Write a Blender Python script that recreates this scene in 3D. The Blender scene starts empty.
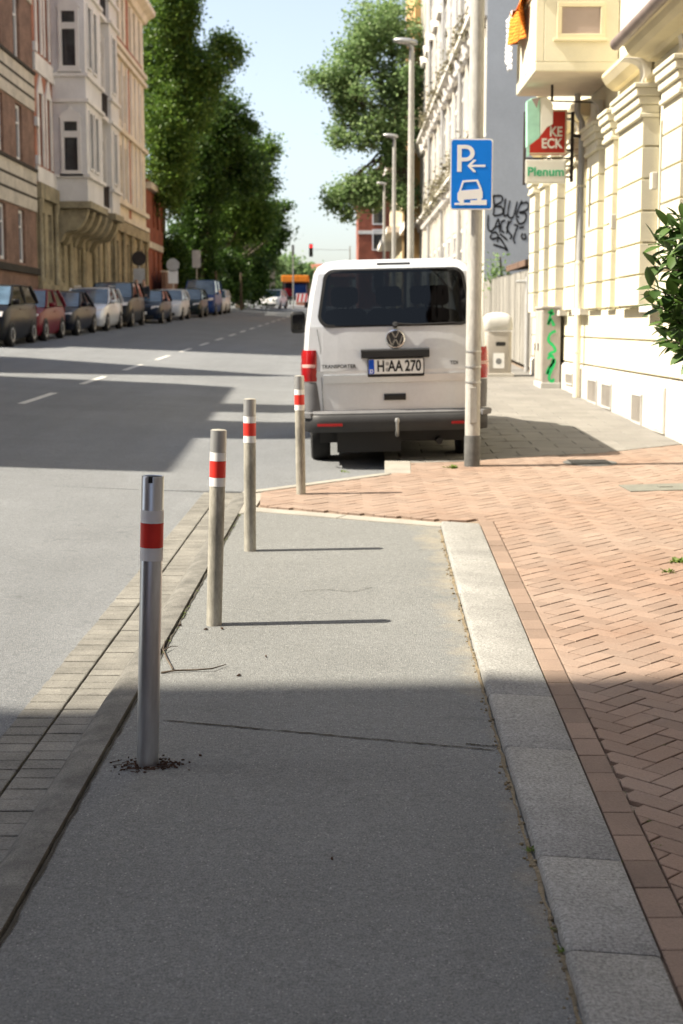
import bpy, bmesh, math, random
import numpy as np
from mathutils import Vector, Matrix
random.seed(7); rng = np.random.default_rng(11)
SC = bpy.context.scene
COL = SC.collection
R = math.radians

# ------------------------------------------------------------------ camera, light, exposure
F = 1422.0; PITCH = math.atan(187 / F); CAMZ = 1.74
SLOPE = math.tan(math.atan(224 / F) - PITCH)
cd = bpy.data.cameras.new("camera"); cam = bpy.data.objects.new("camera", cd); COL.objects.link(cam)
cd.sensor_fit = 'VERTICAL'; cd.sensor_height = 36; cd.sensor_width = 24; cd.lens = F * 36 / 1024
cd.clip_start = 0.05; cd.clip_end = 3000
cam.location = (0, 0, CAMZ); cam.rotation_euler = (R(90) - PITCH, 0, 0)
cd.dof.use_dof = True; cd.dof.focus_distance = 5.9; cd.dof.aperture_fstop = 4.5
SC.camera = cam

SUN = Vector((1, 0.10, -1.19)).normalized()          # the way the light travels
w = bpy.data.worlds.new("World"); SC.world = w; w.use_nodes = True
nt = w.node_tree; bg = nt.nodes["Background"]
sky = nt.nodes.new("ShaderNodeTexSky"); sky.sky_type = 'NISHITA'; sky.sun_disc = False
sky.sun_elevation = math.asin(-SUN.z); sky.sun_rotation = math.atan2(-SUN.x, -SUN.y)
sky.air_density = 1.0; sky.dust_density = 1.7; sky.ozone_density = 1.0
hs = nt.nodes.new("ShaderNodeHueSaturation"); hs.inputs["Saturation"].default_value = .66      # a milky, hazy summer sky
nt.links.new(sky.outputs[0], hs.inputs["Color"]); nt.links.new(hs.outputs[0], bg.inputs[0]); bg.inputs[1].default_value = 0.093
ld = bpy.data.lights.new("sun", 'SUN'); ld.energy = 5.0; ld.angle = R(0.5); ld.color = (1, .91, .76)
lo = bpy.data.objects.new("sun", ld); COL.objects.link(lo); lo.rotation_euler = SUN.to_track_quat('-Z', 'Y').to_euler()
lo.location = (-20, 0, 40)
SC.view_settings.view_transform = 'Standard'; SC.view_settings.look = 'None'
SC.view_settings.gamma = 1; SC.view_settings.use_curve_mapping = False
SC.view_settings.exposure = 1.39
SC.render.engine = 'CYCLES'
SC.cycles.use_denoising = True; SC.cycles.max_bounces = 8; SC.cycles.diffuse_bounces = 4
SC.cycles.caustics_reflective = False; SC.cycles.caustics_refractive = False

# ------------------------------------------------------------------ layout helpers
def ray(px, py):
    a = (px - 341.5) / F; b = (512 - py) / F
    return Vector((a, math.cos(PITCH) + b * math.sin(PITCH), -math.sin(PITCH) + b * math.cos(PITCH)))
def at(px, py, Y):
    d = ray(px, py); t = Y / d.y
    return Vector((d.x * t, Y, CAMZ + d.z * t))
def P(y):
    return SLOPE * min(y, 145.0)
def road_off(x):
    return -0.12 + 0.045 * max(0.0, min(-1.3 - x, 8.6))
def roadz(x, y):
    return P(y) + road_off(x)

# ------------------------------------------------------------------ materials
def mat(name, col, rough=.7, metal=0., var=.18, scale=3., fine=.0, fscale=120., bump=0., bscale=60., col2=None, spec=.4,
        coat=0., island=0., stretch=None):
    m = bpy.data.materials.new(name); m.use_nodes = True
    n = m.node_tree.nodes; l = m.node_tree.links
    b = n["Principled BSDF"]
    b.inputs["Roughness"].default_value = rough; b.inputs["Metallic"].default_value = metal
    b.inputs["Specular IOR Level"].default_value = spec
    b.inputs["Coat Weight"].default_value = coat; b.inputs["Coat Roughness"].default_value = .06
    tc = n.new("ShaderNodeTexCoord"); src = tc.outputs["Object"]
    if stretch:
        mp = n.new("ShaderNodeMapping"); mp.inputs["Scale"].default_value = stretch
        l.new(src, mp.inputs[0]); src = mp.outputs[0]
    nz = n.new("ShaderNodeTexNoise"); nz.inputs["Scale"].default_value = scale; nz.inputs["Detail"].default_value = 7
    nz.inputs["Roughness"].default_value = .62
    l.new(src, nz.inputs["Vector"])
    rp = n.new("ShaderNodeMapRange"); rp.inputs["From Min"].default_value = .3; rp.inputs["From Max"].default_value = .7
    l.new(nz.outputs["Fac"], rp.inputs["Value"])
    c2 = col2 if col2 else tuple(c * (1 - var * 1.6) for c in col)
    c1 = col if col2 else tuple(min(1, c * (1 + var * .6)) for c in col)
    mx = n.new("ShaderNodeMix"); mx.data_type = 'RGBA'
    l.new(rp.outputs[0], mx.inputs["Factor"])
    mx.inputs["A"].default_value = (*c2, 1); mx.inputs["B"].default_value = (*c1, 1)
    out = mx.outputs["Result"]
    def mult(out, fac_socket, lo_, hi_):
        r2 = n.new("ShaderNodeMapRange"); r2.inputs["To Min"].default_value = lo_; r2.inputs["To Max"].default_value = hi_
        l.new(fac_socket, r2.inputs["Value"])
        vm = n.new("ShaderNodeMix"); vm.data_type = 'RGBA'; vm.blend_type = 'MULTIPLY'; vm.inputs["Factor"].default_value = 1
        l.new(out, vm.inputs["A"]); l.new(r2.outputs[0], vm.inputs["B"])
        return vm.outputs["Result"]
    if fine:
        n2 = n.new("ShaderNodeTexNoise"); n2.inputs["Scale"].default_value = fscale; n2.inputs["Detail"].default_value = 3
        n2.inputs["Roughness"].default_value = .8
        l.new(src, n2.inputs["Vector"])
        r0 = n.new("ShaderNodeMapRange"); r0.inputs["From Min"].default_value = .3; r0.inputs["From Max"].default_value = .7
        l.new(n2.outputs["Fac"], r0.inputs["Value"])
        out = mult(out, r0.outputs[0], 1 - fine, 1 + fine)
    if island:
        g = n.new("ShaderNodeNewGeometry")
        out = mult(out, g.outputs["Random Per Island"], 1 - island, 1 + island)
    l.new(out, b.inputs["Base Color"])
    if bump:
        n3 = n.new("ShaderNodeTexNoise"); n3.inputs["Scale"].default_value = bscale; n3.inputs["Detail"].default_value = 5
        l.new(src, n3.inputs["Vector"])
        bp = n.new("ShaderNodeBump"); bp.inputs["Strength"].default_value = bump; bp.inputs["Distance"].default_value = .01
        l.new(n3.outputs["Fac"], bp.inputs["Height"]); l.new(bp.outputs[0], b.inputs["Normal"])
    m["bsdf_out"] = 1
    return m

def leaf_mat(name, dark, light, trans=.35):
    m = bpy.data.materials.new(name); m.use_nodes = True
    n = m.node_tree.nodes; l = m.node_tree.links
    b = n["Principled BSDF"]; b.inputs["Roughness"].default_value = .5; b.inputs["Specular IOR Level"].default_value = .35
    g = n.new("ShaderNodeNewGeometry")
    mx = n.new("ShaderNodeMix"); mx.data_type = 'RGBA'
    l.new(g.outputs["Random Per Island"], mx.inputs["Factor"])
    mx.inputs["A"].default_value = (*dark, 1); mx.inputs["B"].default_value = (*light, 1)
    l.new(mx.outputs["Result"], b.inputs["Base Color"])
    t = n.new("ShaderNodeBsdfTranslucent"); l.new(mx.outputs["Result"], t.inputs["Color"])
    ms = n.new("ShaderNodeMixShader"); ms.inputs[0].default_value = trans
    l.new(b.outputs[0], ms.inputs[1]); l.new(t.outputs[0], ms.inputs[2])
    l.new(ms.outputs[0], n["Material Output"].inputs[0])
    return m

def asphalt_mat(name, col, stain=None, speck=.5, stainx=0.0, streak=0.):
    m = mat(name, col, rough=.9, var=.07, scale=1.1, fine=.42, fscale=150, bump=.9, bscale=170, spec=.25)
    n = m.node_tree.nodes; l = m.node_tree.links; b = n["Principled BSDF"]
    cur = b.inputs["Base Color"].links[0].from_socket
    tc = [k for k in n if k.type == 'TEX_COORD'][0]
    def layer(cur, vec_scale, scale, lo_, hi_, fmin=.35, fmax=.65, detail=6):
        mp = n.new("ShaderNodeMapping"); mp.inputs["Scale"].default_value = vec_scale; l.new(tc.outputs["Object"], mp.inputs[0])
        q = n.new("ShaderNodeTexNoise"); q.inputs["Scale"].default_value = scale; q.inputs["Detail"].default_value = detail; q.inputs["Roughness"].default_value = .65
        l.new(mp.outputs[0], q.inputs["Vector"])
        mr = n.new("ShaderNodeMapRange"); mr.inputs["From Min"].default_value = fmin; mr.inputs["From Max"].default_value = fmax
        mr.inputs["To Min"].default_value = lo_; mr.inputs["To Max"].default_value = hi_
        l.new(q.outputs["Fac"], mr.inputs["Value"])
        vm = n.new("ShaderNodeMix"); vm.data_type = 'RGBA'; vm.blend_type = 'MULTIPLY'; vm.inputs["Factor"].default_value = 1
        l.new(cur, vm.inputs["A"]); l.new(mr.outputs[0], vm.inputs["B"]); return vm.outputs["Result"]
    if streak: cur = layer(cur, (1, .045, 1), 1.6, 1 - streak, 1 + streak)
    cur = layer(cur, (1, 1, 1), 32, .90, 1.09)
    cur = layer(cur, (1, 1, 1), 95, .86, 1.13, .38, .62, 3)
    cur = layer(cur, (1, 1, 1), .5, .94, 1.05)
    cur = layer(cur, (1, 1, 1), 4.5, .82, 1.0, .26, .36, 3)      # a few faint stains
    # light stone chips
    v = n.new("ShaderNodeTexVoronoi"); v.inputs["Scale"].default_value = 95
    l.new(tc.outputs["Object"], v.inputs["Vector"])
    sp = n.new("ShaderNodeSeparateColor"); l.new(v.outputs["Color"], sp.inputs[0])
    gt = n.new("ShaderNodeMath"); gt.operation = 'GREATER_THAN'; gt.inputs[1].default_value = .90
    l.new(sp.outputs[0], gt.inputs[0])
    lt = n.new("ShaderNodeMath"); lt.operation = 'LESS_THAN'; lt.inputs[1].default_value = .28
    l.new(v.outputs["Distance"], lt.inputs[0])
    mu = n.new("ShaderNodeMath"); mu.operation = 'MULTIPLY'; l.new(gt.outputs[0], mu.inputs[0]); l.new(lt.outputs[0], mu.inputs[1])
    m2 = n.new("ShaderNodeMath"); m2.operation = 'MULTIPLY'; m2.inputs[1].default_value = speck; l.new(mu.outputs[0], m2.inputs[0])
    mx = n.new("ShaderNodeMix"); mx.data_type = 'RGBA'; l.new(m2.outputs[0], mx.inputs["Factor"])
    l.new(cur, mx.inputs["A"]); mx.inputs["B"].default_value = (.42, .41, .38, 1)
    cur = mx.outputs["Result"]
    if stain:
        nz = n.new("ShaderNodeTexNoise"); nz.inputs["Scale"].default_value = 3.2; nz.inputs["Detail"].default_value = 8
        nz.inputs["Roughness"].default_value = .7
        l.new(tc.outputs["Object"], nz.inputs["Vector"])
        sx = n.new("ShaderNodeSeparateXYZ"); l.new(tc.outputs["Object"], sx.inputs[0])
        mr = n.new("ShaderNodeMapRange"); mr.inputs["From Min"].default_value = stainx - .42; mr.inputs["From Max"].default_value = stainx
        mr.inputs["To Min"].default_value = -.38; mr.inputs["To Max"].default_value = .17
        l.new(sx.outputs[0], mr.inputs["Value"])
        ad = n.new("ShaderNodeMath"); ad.operation = 'ADD'; l.new(nz.outputs["Fac"], ad.inputs[0]); l.new(mr.outputs[0], ad.inputs[1])
        r2 = n.new("ShaderNodeMapRange"); r2.inputs["From Min"].default_value = .52; r2.inputs["From Max"].default_value = .85
        r2.inputs["To Max"].default_value = .6
        l.new(ad.outputs[0], r2.inputs["Value"])
        mx = n.new("ShaderNodeMix"); mx.data_type = 'RGBA'; l.new(r2.outputs[0], mx.inputs["Factor"])
        l.new(cur, mx.inputs["A"]); mx.inputs["B"].default_value = (*stain, 1)
        cur = mx.outputs["Result"]
    l.new(cur, b.inputs["Base Color"])
    return m

M = {}
M['road'] = asphalt_mat('road_asphalt', (.166, .173, .178), speck=.3, streak=.06)
M['strip'] = asphalt_mat('path_asphalt', (.172, .176, .170), speck=.6, stain=(.34, .29, .20), stainx=.64)
M['kerbdark'] = mat('worn_concrete_kerb', (.135, .13, .115), rough=.9, var=.3, scale=9, fine=.5, fscale=150, bump=.4, bscale=160)
M['granite'] = mat('granite_kerb', (.25, .246, .228), rough=.85, var=.16, scale=3, fine=.55, fscale=95, bump=.5, bscale=140, island=.07)
M['sett'] = mat('concrete_sett', (.180, .172, .150), rough=.9, var=.22, scale=4, fine=.35, fscale=110, bump=.6, bscale=110, island=.10)
M['sand'] = mat('sandy_joint', (.20, .16, .10), rough=1, var=.3, scale=9, fine=.4, fscale=90, bump=.6, bscale=90)
M['bedsand'] = mat('joint_sand', (.26, .20, .145), rough=1, var=.35, scale=5, fine=.4, fscale=90, bump=.6, bscale=90)
M['darkjoint'] = mat('dark_joint', (.045, .04, .03), rough=1, var=.3, scale=12, fine=.3)
M['brick'] = mat('paving_brick', (.240, .184, .146), col2=(.205, .134, .095), rough=.88, var=.22, scale=.9, fine=.16, fscale=120, bump=.35, bscale=150, island=.12)
M['coursebrick'] = mat('edge_brick', (.225, .160, .120), rough=.88, var=.16, scale=1.6, fine=.16, fscale=120, bump=.35, bscale=150, island=.2)
M['slab'] = mat('pavement_slab', (.19, .18, .162), rough=.9, var=.14, scale=1.2, fine=.14, fscale=70, bump=.25, bscale=90, island=.08)
M['edging'] = mat('pale_edging', (.27, .255, .22), rough=.9, var=.15, scale=3, fine=.15, bump=.3, bscale=100)
M['line'] = mat('road_paint', (.50, .49, .45), rough=.8, var=.15, scale=6, fine=.15, fscale=60)
M['soil'] = mat('terrain_soil', (.16, .14, .10), rough=1, var=.3, scale=.5)
M['galv'] = mat('galvanised_steel', (.50, .52, .54), rough=.33, metal=.85, var=.3, scale=6, fine=.08, fscale=40, stretch=(1, 1, .15))
M['bolpaint'] = mat('weathered_bollard_paint', (.36, .34, .285), rough=.6, var=.34, scale=9, fine=.22, fscale=60, bump=.1, stretch=(1, 1, .3))
M['red'] = mat('red_band', (.62, .03, .02), rough=.45, var=.1, scale=10)
M['white'] = mat('white_band', (.75, .74, .72), rough=.5, var=.06, scale=9)
M['rust'] = mat('rusty_dirt', (.06, .032, .02), rough=1, var=.4, scale=20)
M['post'] = mat('post_paint', (.43, .42, .385), rough=.6, var=.2, scale=5, fine=.12, fscale=40, stretch=(1, 1, .25))
M['postdark'] = mat('post_foot', (.11, .11, .105), rough=.7, var=.25, scale=9, fine=.2)
M['steel'] = mat('dull_steel', (.42, .42, .41), rough=.45, metal=.7, var=.12)
M['signblue'] = mat('sign_blue', (.0, .20, .78), rough=.42, var=.05, scale=3)
M['signwhite'] = mat('sign_white', (.85, .85, .84), rough=.42, var=.03, scale=5)
M['signback'] = mat('sign_back', (.22, .23, .24), rough=.55, metal=.3, var=.1)
M['silver'] = mat('silver_paint', (.645, .67, .70), rough=.4, metal=.35, var=.05, scale=1.5, fine=.03, fscale=30, coat=.6)
M['glass'] = mat('dark_glass', (.010, .011, .013), rough=.03, var=.1, spec=.4)
def tint_mat(name, tint):
    m = bpy.data.materials.new(name); m.use_nodes = True; n = m.node_tree.nodes; l = m.node_tree.links
    tr = n.new("ShaderNodeBsdfTransparent"); tr.inputs[0].default_value = (*tint, 1)
    gl = n.new("ShaderNodeBsdfGlossy"); gl.inputs["Roughness"].default_value = .02
    fz = n.new("ShaderNodeFresnel"); fz.inputs[0].default_value = 1.42
    mx = n.new("ShaderNodeMixShader"); l.new(fz.outputs[0], mx.inputs[0]); l.new(tr.outputs[0], mx.inputs[1]); l.new(gl.outputs[0], mx.inputs[2])
    l.new(mx.outputs[0], n["Material Output"].inputs[0]); return m
M['reartint'] = tint_mat('rear_tint_glass', (.035, .04, .046))
M['cleartint'] = tint_mat('windscreen_glass', (.70, .76, .74))
M['cabin'] = mat('cabin_trim', (.035, .035, .037), rough=.9, var=.15)
M['carglass'] = mat('car_glass', (.07, .12, .17), rough=.08, var=.35, scale=1.5, spec=.9)  # blue base colour stands in for sky reflected in the windscreens
M['wglass'] = mat('window_glass', (.03, .035, .04), rough=.06, var=.3, spec=.7)
M['plastic'] = mat('grey_bumper_plastic', (.032, .032, .033), rough=.55, var=.15, scale=5, fine=.1)
M['plasticlt'] = mat('faded_plastic', (.13, .13, .135), rough=.6, var=.15, scale=5)
M['black'] = mat('black_plastic', (.012, .012, .012), rough=.5, var=.1)
M['rubber'] = mat('tyre_rubber', (.02, .02, .02), rough=.85, var=.2)
M['lampred'] = mat('lamp_red', (.30, .007, .009), rough=.2, var=.08, spec=.4, coat=.3)
M['lampwhite'] = mat('lamp_clear', (.75, .70, .66), rough=.12, var=.1, spec=.6, coat=.8)
M['lamppink'] = mat('lamp_pink', (.55, .33, .30), rough=.25, var=.1, spec=.4)
M['chrome'] = mat('chrome', (.7, .7, .7), rough=.15, metal=1, var=.05)
M['plate'] = mat('plate_white', (.80, .80, .78), rough=.4, var=.03)
M['euroblue'] = mat('plate_blue', (.0, .07, .5), rough=.4, var=.03)
M['ink'] = mat('black_ink', (.01, .01, .01), rough=.6, var=.05)
M['cream'] = mat('cream_stucco', (.70, .655, .505), rough=.9, var=.09, scale=1.1, fine=.06, fscale=50, bump=.12, bscale=80)
M['creamdk'] = mat('cream_moulding', (.66, .585, .40), rough=.9, var=.06, scale=1.5, bump=.1)
M['plinth'] = mat('plinth_stucco', (.58, .55, .49), rough=.92, var=.16, scale=1.3, fine=.06, bump=.2, bscale=70)
M['joint'] = mat('rustication_shadow_groove', (.70, .60, .38), rough=.95, var=.1)
M['panel'] = mat('mauve_panel', (.36, .29, .26), rough=.85, var=.08)
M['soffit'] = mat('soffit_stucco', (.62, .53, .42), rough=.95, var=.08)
M['gutter'] = mat('brown_gutter', (.24, .19, .17), rough=.5, metal=.2, var=.15)
M['pipelt'] = mat('cream_pipe', (.74, .69, .54), rough=.6, var=.08)
M['pipegrey'] = mat('grey_pipe', (.48, .48, .47), rough=.5, metal=.3, var=.1)
M['coverplate'] = mat('cover_plate', (.15, .15, .125), rough=.8, var=.15, scale=6, fine=.2)
M['vent'] = mat('vent_grille', (.50, .49, .46), rough=.7, var=.15)
M['gable'] = mat('grey_render', (.49, .525, .555), rough=.95, var=.08, scale=.5, fine=.05, fscale=20, bump=.15, bscale=30)
M['fence'] = mat('weathered_fence_boards', (.30, .285, .25), rough=.95, var=.25, scale=3, fine=.15, fscale=30, island=.18, stretch=(3, 3, .4))
M['shed'] = mat('shed_roof', (.16, .10, .07), rough=.9, var=.3, scale=2)
M['cabinet'] = mat('cabinet_grey', (.40, .37, .33), rough=.75, var=.12, scale=3)
M['green'] = mat('green_spray', (.02, .55, .16), rough=.7, var=.15, scale=8)
M['spray'] = mat('black_spray', (.035, .037, .04), rough=.8, var=.2)
M['stonewht'] = mat('white_stucco_front', (.50, .465, .40), rough=.95, var=.12, scale=.7, fine=.06, fscale=20, bump=.2, bscale=20)
M['ochre'] = mat('ochre_stucco', (.60, .38, .17), rough=.95, var=.12, scale=.8)
M['creamfar'] = mat('pale_yellow_front', (.66, .57, .38), rough=.95, var=.12, scale=.8)
M['redbrick'] = mat('red_brick', (.27, .085, .05), rough=.95, var=.25, scale=1.2, fine=.22, fscale=9)
M['brownbrick'] = mat('brown_brick', (.235, .145, .105), rough=.95, var=.28, scale=1.5, fine=.3, fscale=11)
M['darkhouse'] = mat('low_bounce_brick', (.085, .07, .065), rough=.95, var=.25, scale=1.5, fine=.3, fscale=11)  # kept dark so the added near house bounces little light
M['orangebrick'] = mat('orange_brick', (.38, .165, .105), rough=.95, var=.2, scale=1.5, fine=.2, fscale=11)
M['sandstone'] = mat('sandstone_band', (.56, .51, .42), rough=.95, var=.2, scale=1.2, fine=.12, fscale=8)
M['darkstone'] = mat('dark_sandstone', (.36, .31, .20), rough=.95, var=.28, scale=1.2, fine=.2, fscale=6)
M['groove'] = mat('dark_groove', (.05, .042, .03), rough=1, var=.2)
M['greystucco'] = mat('grey_oriel_stucco', (.70, .685, .66), rough=.95, var=.1, scale=.8, fine=.05, fscale=15)
M['palestucco'] = mat('pale_trim', (.76, .73, .68), rough=.95, var=.12, scale=1)
M['beige'] = mat('beige_front', (.72, .66, .54), rough=.95, var=.14, scale=.9, fine=.06)
M['wframe'] = mat('white_window_frame', (.75, .74, .72), rough=.6, var=.04)
M['roof'] = mat('red_roof_tiles', (.26, .09, .055), rough=.9, var=.25, scale=2, fine=.15, fscale=20)
M['orange'] = mat('orange_cloth', (.80, .24, .02), rough=.9, var=.25, scale=9)
M['whitecloth'] = mat('white_cloth', (.82, .82, .82), rough=.9, var=.05)
M['mint'] = mat('mint_sign', (.40, .72, .56), rough=.4, var=.1, scale=6)
M['signred'] = mat('red_shop_sign', (.50, .025, .015), rough=.4, var=.08)
M['signcream'] = mat('cream_sign', (.78, .76, .68), rough=.45, var=.05)
M['plen'] = mat('green_letters', (.03, .42, .20), rough=.5, var=.05)
M['iron'] = mat('dark_iron', (.05, .04, .035), rough=.6, metal=.4, var=.2)
M['bark'] = mat('bark', (.09, .07, .05), rough=1, var=.35, scale=6, fine=.3, bump=.6, bscale=30, stretch=(1, 1, .25))
M['leafmid'] = leaf_mat('leaf_mid', (.04, .095, .016), (.17, .27, .045), .45)
M['leafdark'] = leaf_mat('leaf_dark', (.022, .055, .010), (.085, .16, .025), .40)
M['leaflight'] = leaf_mat('leaf_light', (.12, .21, .07), (.29, .39, .17), .52)
M['leaflaurel'] = leaf_mat('leaf_laurel', (.022, .055, .010), (.085, .15, .028), .25)
M['weed'] = leaf_mat('weed_leaf', (.05, .10, .01), (.16, .22, .03), .3)
M['terracotta'] = mat('terracotta', (.38, .15, .08), rough=.9, var=.2)
M['skin'] = mat('skin', (.45, .28, .2), rough=.6, var=.1)

# ------------------------------------------------------------------ mesh builder
class MB:
    def __init__(s):
        s.v = []; s.f = []; s.m = []
    def add(s, vs, fs, mi=0):
        o = len(s.v); s.v += [tuple(v) for v in vs]
        s.f += [tuple(o + i for i in f) for f in fs]; s.m += [mi] * len(fs); return s
    def box(s, x0, x1, y0, y1, z0, z1, mi=0):
        return s.add([(x0, y0, z0), (x1, y0, z0), (x1, y1, z0), (x0, y1, z0), (x0, y0, z1), (x1, y0, z1), (x1, y1, z1), (x0, y1, z1)],
                     [(3, 2, 1, 0), (4, 5, 6, 7), (0, 1, 5, 4), (1, 2, 6, 5), (2, 3, 7, 6), (3, 0, 4, 7)], mi)
    def quad(s, a, b, c, d, mi=0):
        return s.add([a, b, c, d], [(0, 1, 2, 3)], mi)
    def prism(s, bot, top, mi=0, caps=True):
        n = len(bot)
        fs = [(i, (i + 1) % n, n + (i + 1) % n, n + i) for i in range(n)]
        if caps: fs += [tuple(range(n))[::-1], tuple(range(n, 2 * n))]
        return s.add(list(bot) + list(top), fs, mi)
    def loft(s, rings, mi=0, caps=True, closed=True):
        n = len(rings[0]); vs = [p for r in rings for p in r]; fs = []
        for k in range(len(rings) - 1):
            for i in range(n if closed else n - 1):
                j = (i + 1) % n
                fs.append((k * n + i, k * n + j, (k + 1) * n + j, (k + 1) * n + i))
        if caps: fs += [tuple(range(n))[::-1], tuple((len(rings) - 1) * n + i for i in range(n))]
        return s.add(vs, fs, mi)
    def tube(s, pts, r, n=8, mi=0, caps=True):
        pts = [Vector(p) for p in pts]
        rs = r if isinstance(r, (list, tuple)) else [r] * len(pts)
        rings = []
        up = None
        for i, p in enumerate(pts):
            d = (pts[min(i + 1, len(pts) - 1)] - pts[max(i - 1, 0)]).normalized()
            if up is None:
                up = Vector((0, 0, 1)) if abs(d.z) < .9 else Vector((1, 0, 0))
            a = d.cross(up).normalized(); b = a.cross(d).normalized(); up = b
            rings.append([p + (a * math.cos(t) + b * math.sin(t)) * rs[i] for t in [2 * math.pi * k / n for k in range(n)]])
        return s.loft(rings, mi, caps)
    def lathe(s, prof, c=(0, 0, 0), n=20, mi=0):
        rings = [[(c[0] + r * math.cos(t), c[1] + r * math.sin(t), c[2] + z) for t in [2 * math.pi * k / n for k in range(n)]] for r, z in prof]
        return s.loft(rings, mi)
    def build(s, name, mats, parent=None, smooth=None, bevel=0, world=True, sub=False):
        me = bpy.data.meshes.new(name); me.from_pydata(s.v, [], s.f); me.update()
        ms = mats if isinstance(mats, (list, tuple)) else [mats]
        for m in ms: me.materials.append(m)
        if len(ms) > 1: me.polygons.foreach_set('material_index', s.m)
        if not smooth:
            pass
        else:
            me.shade_smooth(); me.set_sharp_from_angle(angle=R(smooth))
        bm = bmesh.new(); bm.from_mesh(me); bmesh.ops.recalc_face_normals(bm, faces=bm.faces[:]) if len(s.f) < 30000 else None
        bm.to_mesh(me); bm.free()
        if smooth: me.set_sharp_from_angle(angle=R(smooth))
        o = bpy.data.objects.new(name, me); COL.objects.link(o)
        if parent is not None:
            o.parent = parent
            if world and not sub: o.location = -Vector(parent.location)
        if bevel:
            b = o.modifiers.new('bevel', 'BEVEL'); b.width = bevel; b.segments = 2; b.limit_method = 'ANGLE'; b.angle_limit = R(35)
        return o

def tag(o, label=None, cat=None, group=None, kind=None):
    if label: o['label'] = label
    if cat: o['category'] = cat
    if group: o['group'] = group
    if kind: o['kind'] = kind
    return o
def thing(name, label, cat, loc=(0, 0, 0), rz=0, group=None, rot=None):
    o = bpy.data.objects.new(name, None); COL.objects.link(o)
    o.location = loc; o.rotation_euler = rot if rot else (0, 0, rz); o.empty_display_size = .3
    return tag(o, label, cat, group)
def children(o):
    return [c for c in COL.objects if c.parent == o]
def dup(o, loc=None, rot=None, label=None, parent=None):
    kids = children(o)
    c = o.copy(); COL.objects.link(c)
    if parent is not None: c.parent = parent
    if loc is not None: c.location = loc
    if rot is not None: c.rotation_euler = rot
    if label: c['label'] = label
    for k in kids: dup(k, parent=c)
    return c
def structure(o):
    o['kind'] = 'structure'; return o
def font(text, size, mtl, parent, matrix, name='lettering', extrude=.002, bold=0., align='CENTER', shear=0, spacing=1.0, sub=False):
    cu = bpy.data.curves.new(name, 'FONT'); cu.body = text; cu.size = size; cu.extrude = extrude; cu.offset = bold
    cu.align_x = align; cu.align_y = 'CENTER'; cu.shear = shear; cu.space_character = spacing
    tmp = bpy.data.objects.new(name, cu); COL.objects.link(tmp)
    dg = bpy.context.evaluated_depsgraph_get()
    me = bpy.data.meshes.new_from_object(tmp.evaluated_get(dg))
    bpy.data.objects.remove(tmp); bpy.data.curves.remove(cu)
    me.transform(matrix); me.materials.clear(); me.materials.append(mtl)
    o = bpy.data.objects.new(name, me); COL.objects.link(o)
    if parent is not None:
        o.parent = parent
    return o
FACE_CAM = Matrix(((1, 0, 0, 0), (0, 0, -1, 0), (0, 1, 0, 0), (0, 0, 0, 1)))   # text plane -> faces -Y
def face_cam(x, y, z): return Matrix.Translation((x, y, z)) @ FACE_CAM
def rrect(u0, u1, v0, v1, r, n=5):
    pts = []
    for cx, cy, a0 in ((u1 - r, v1 - r, 0), (u0 + r, v1 - r, 90), (u0 + r, v0 + r, 180), (u1 - r, v0 + r, 270)):
        for k in range(n + 1):
            a = R(a0 + 90 * k / n); pts.append((cx + r * math.cos(a), cy + r * math.sin(a)))
    return pts
def ribbon(mb, pts, wd, place, mi=0):
    """flat stroke: pts 2-D, place maps (u,v)->3-D"""
    pts = [Vector(p) for p in pts]; L = []; Rr = []
    for i, p in enumerate(pts):
        d = (pts[min(i + 1, len(pts) - 1)] - pts[max(0, i - 1)]).normalized(); nrm = Vector((-d.y, d.x))
        ww = wd * (.8 + .4 * random.random())
        L.append(p + nrm * ww / 2); Rr.append(p - nrm * ww / 2)
    vs = [place(*p) for p in L] + [place(*p) for p in Rr]; n = len(pts)
    mb.add(vs, [(i, i + 1, n + i + 1, n + i) for i in range(n - 1)], mi)
def smooth_pts(pts, n=6):
    out = []
    for i in range(len(pts) - 1):
        p0 = pts[max(i - 1, 0)]; p1 = pts[i]; p2 = pts[i + 1]; p3 = pts[min(i + 2, len(pts) - 1)]
        for k in range(n):
            t = k / n
            out.append(tuple(.5 * ((2 * b) + (-a + c) * t + (2 * a - 5 * b + 4 * c - d) * t * t + (-a + 3 * b - 3 * c + d) * t ** 3)
                             for a, b, c, d in zip(p0, p1, p2, p3)))
    out.append(tuple(pts[-1])); return out

# clip a convex-ish polygon by half-plane keeping a*x+b*y<=c
def clip(poly, a, b, c):
    out = []
    for i in range(len(poly)):
        p, q = poly[i], poly[(i + 1) % len(poly)]
        dp = a * p[0] + b * p[1] - c; dq = a * q[0] + b * q[1] - c
        if dp <= 0: out.append(p)
        if (dp < 0 < dq) or (dq < 0 < dp):
            t = dp / (dp - dq); out.append((p[0] + (q[0] - p[0]) * t, p[1] + (q[1] - p[1]) * t))
    return out
def clip_region(poly, planes):
    for a, b, c in planes:
        if len(poly) < 3: return []
        poly = clip(poly, a, b, c)
    return poly if len(poly) >= 3 else []
def halfplane(p, q):
    """keep the left side of p->q"""
    dx, dy = q[0] - p[0], q[1] - p[1]
    return (dy, -dx, dy * p[0] - dx * p[1])
def area(poly):
    return abs(sum(poly[i][0] * poly[(i + 1) % len(poly)][1] - poly[(i + 1) % len(poly)][0] * poly[i][1] for i in range(len(poly)))) / 2
def shrink(poly, d):
    cx = sum(p[0] for p in poly) / len(poly); cy = sum(p[1] for p in poly) / len(poly)
    out = []
    for x, y in poly:
        vx, vy = cx - x, cy - y; L = math.hypot(vx, vy) or 1
        out.append((x + vx / L * d, y + vy / L * d))
    return out
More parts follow.
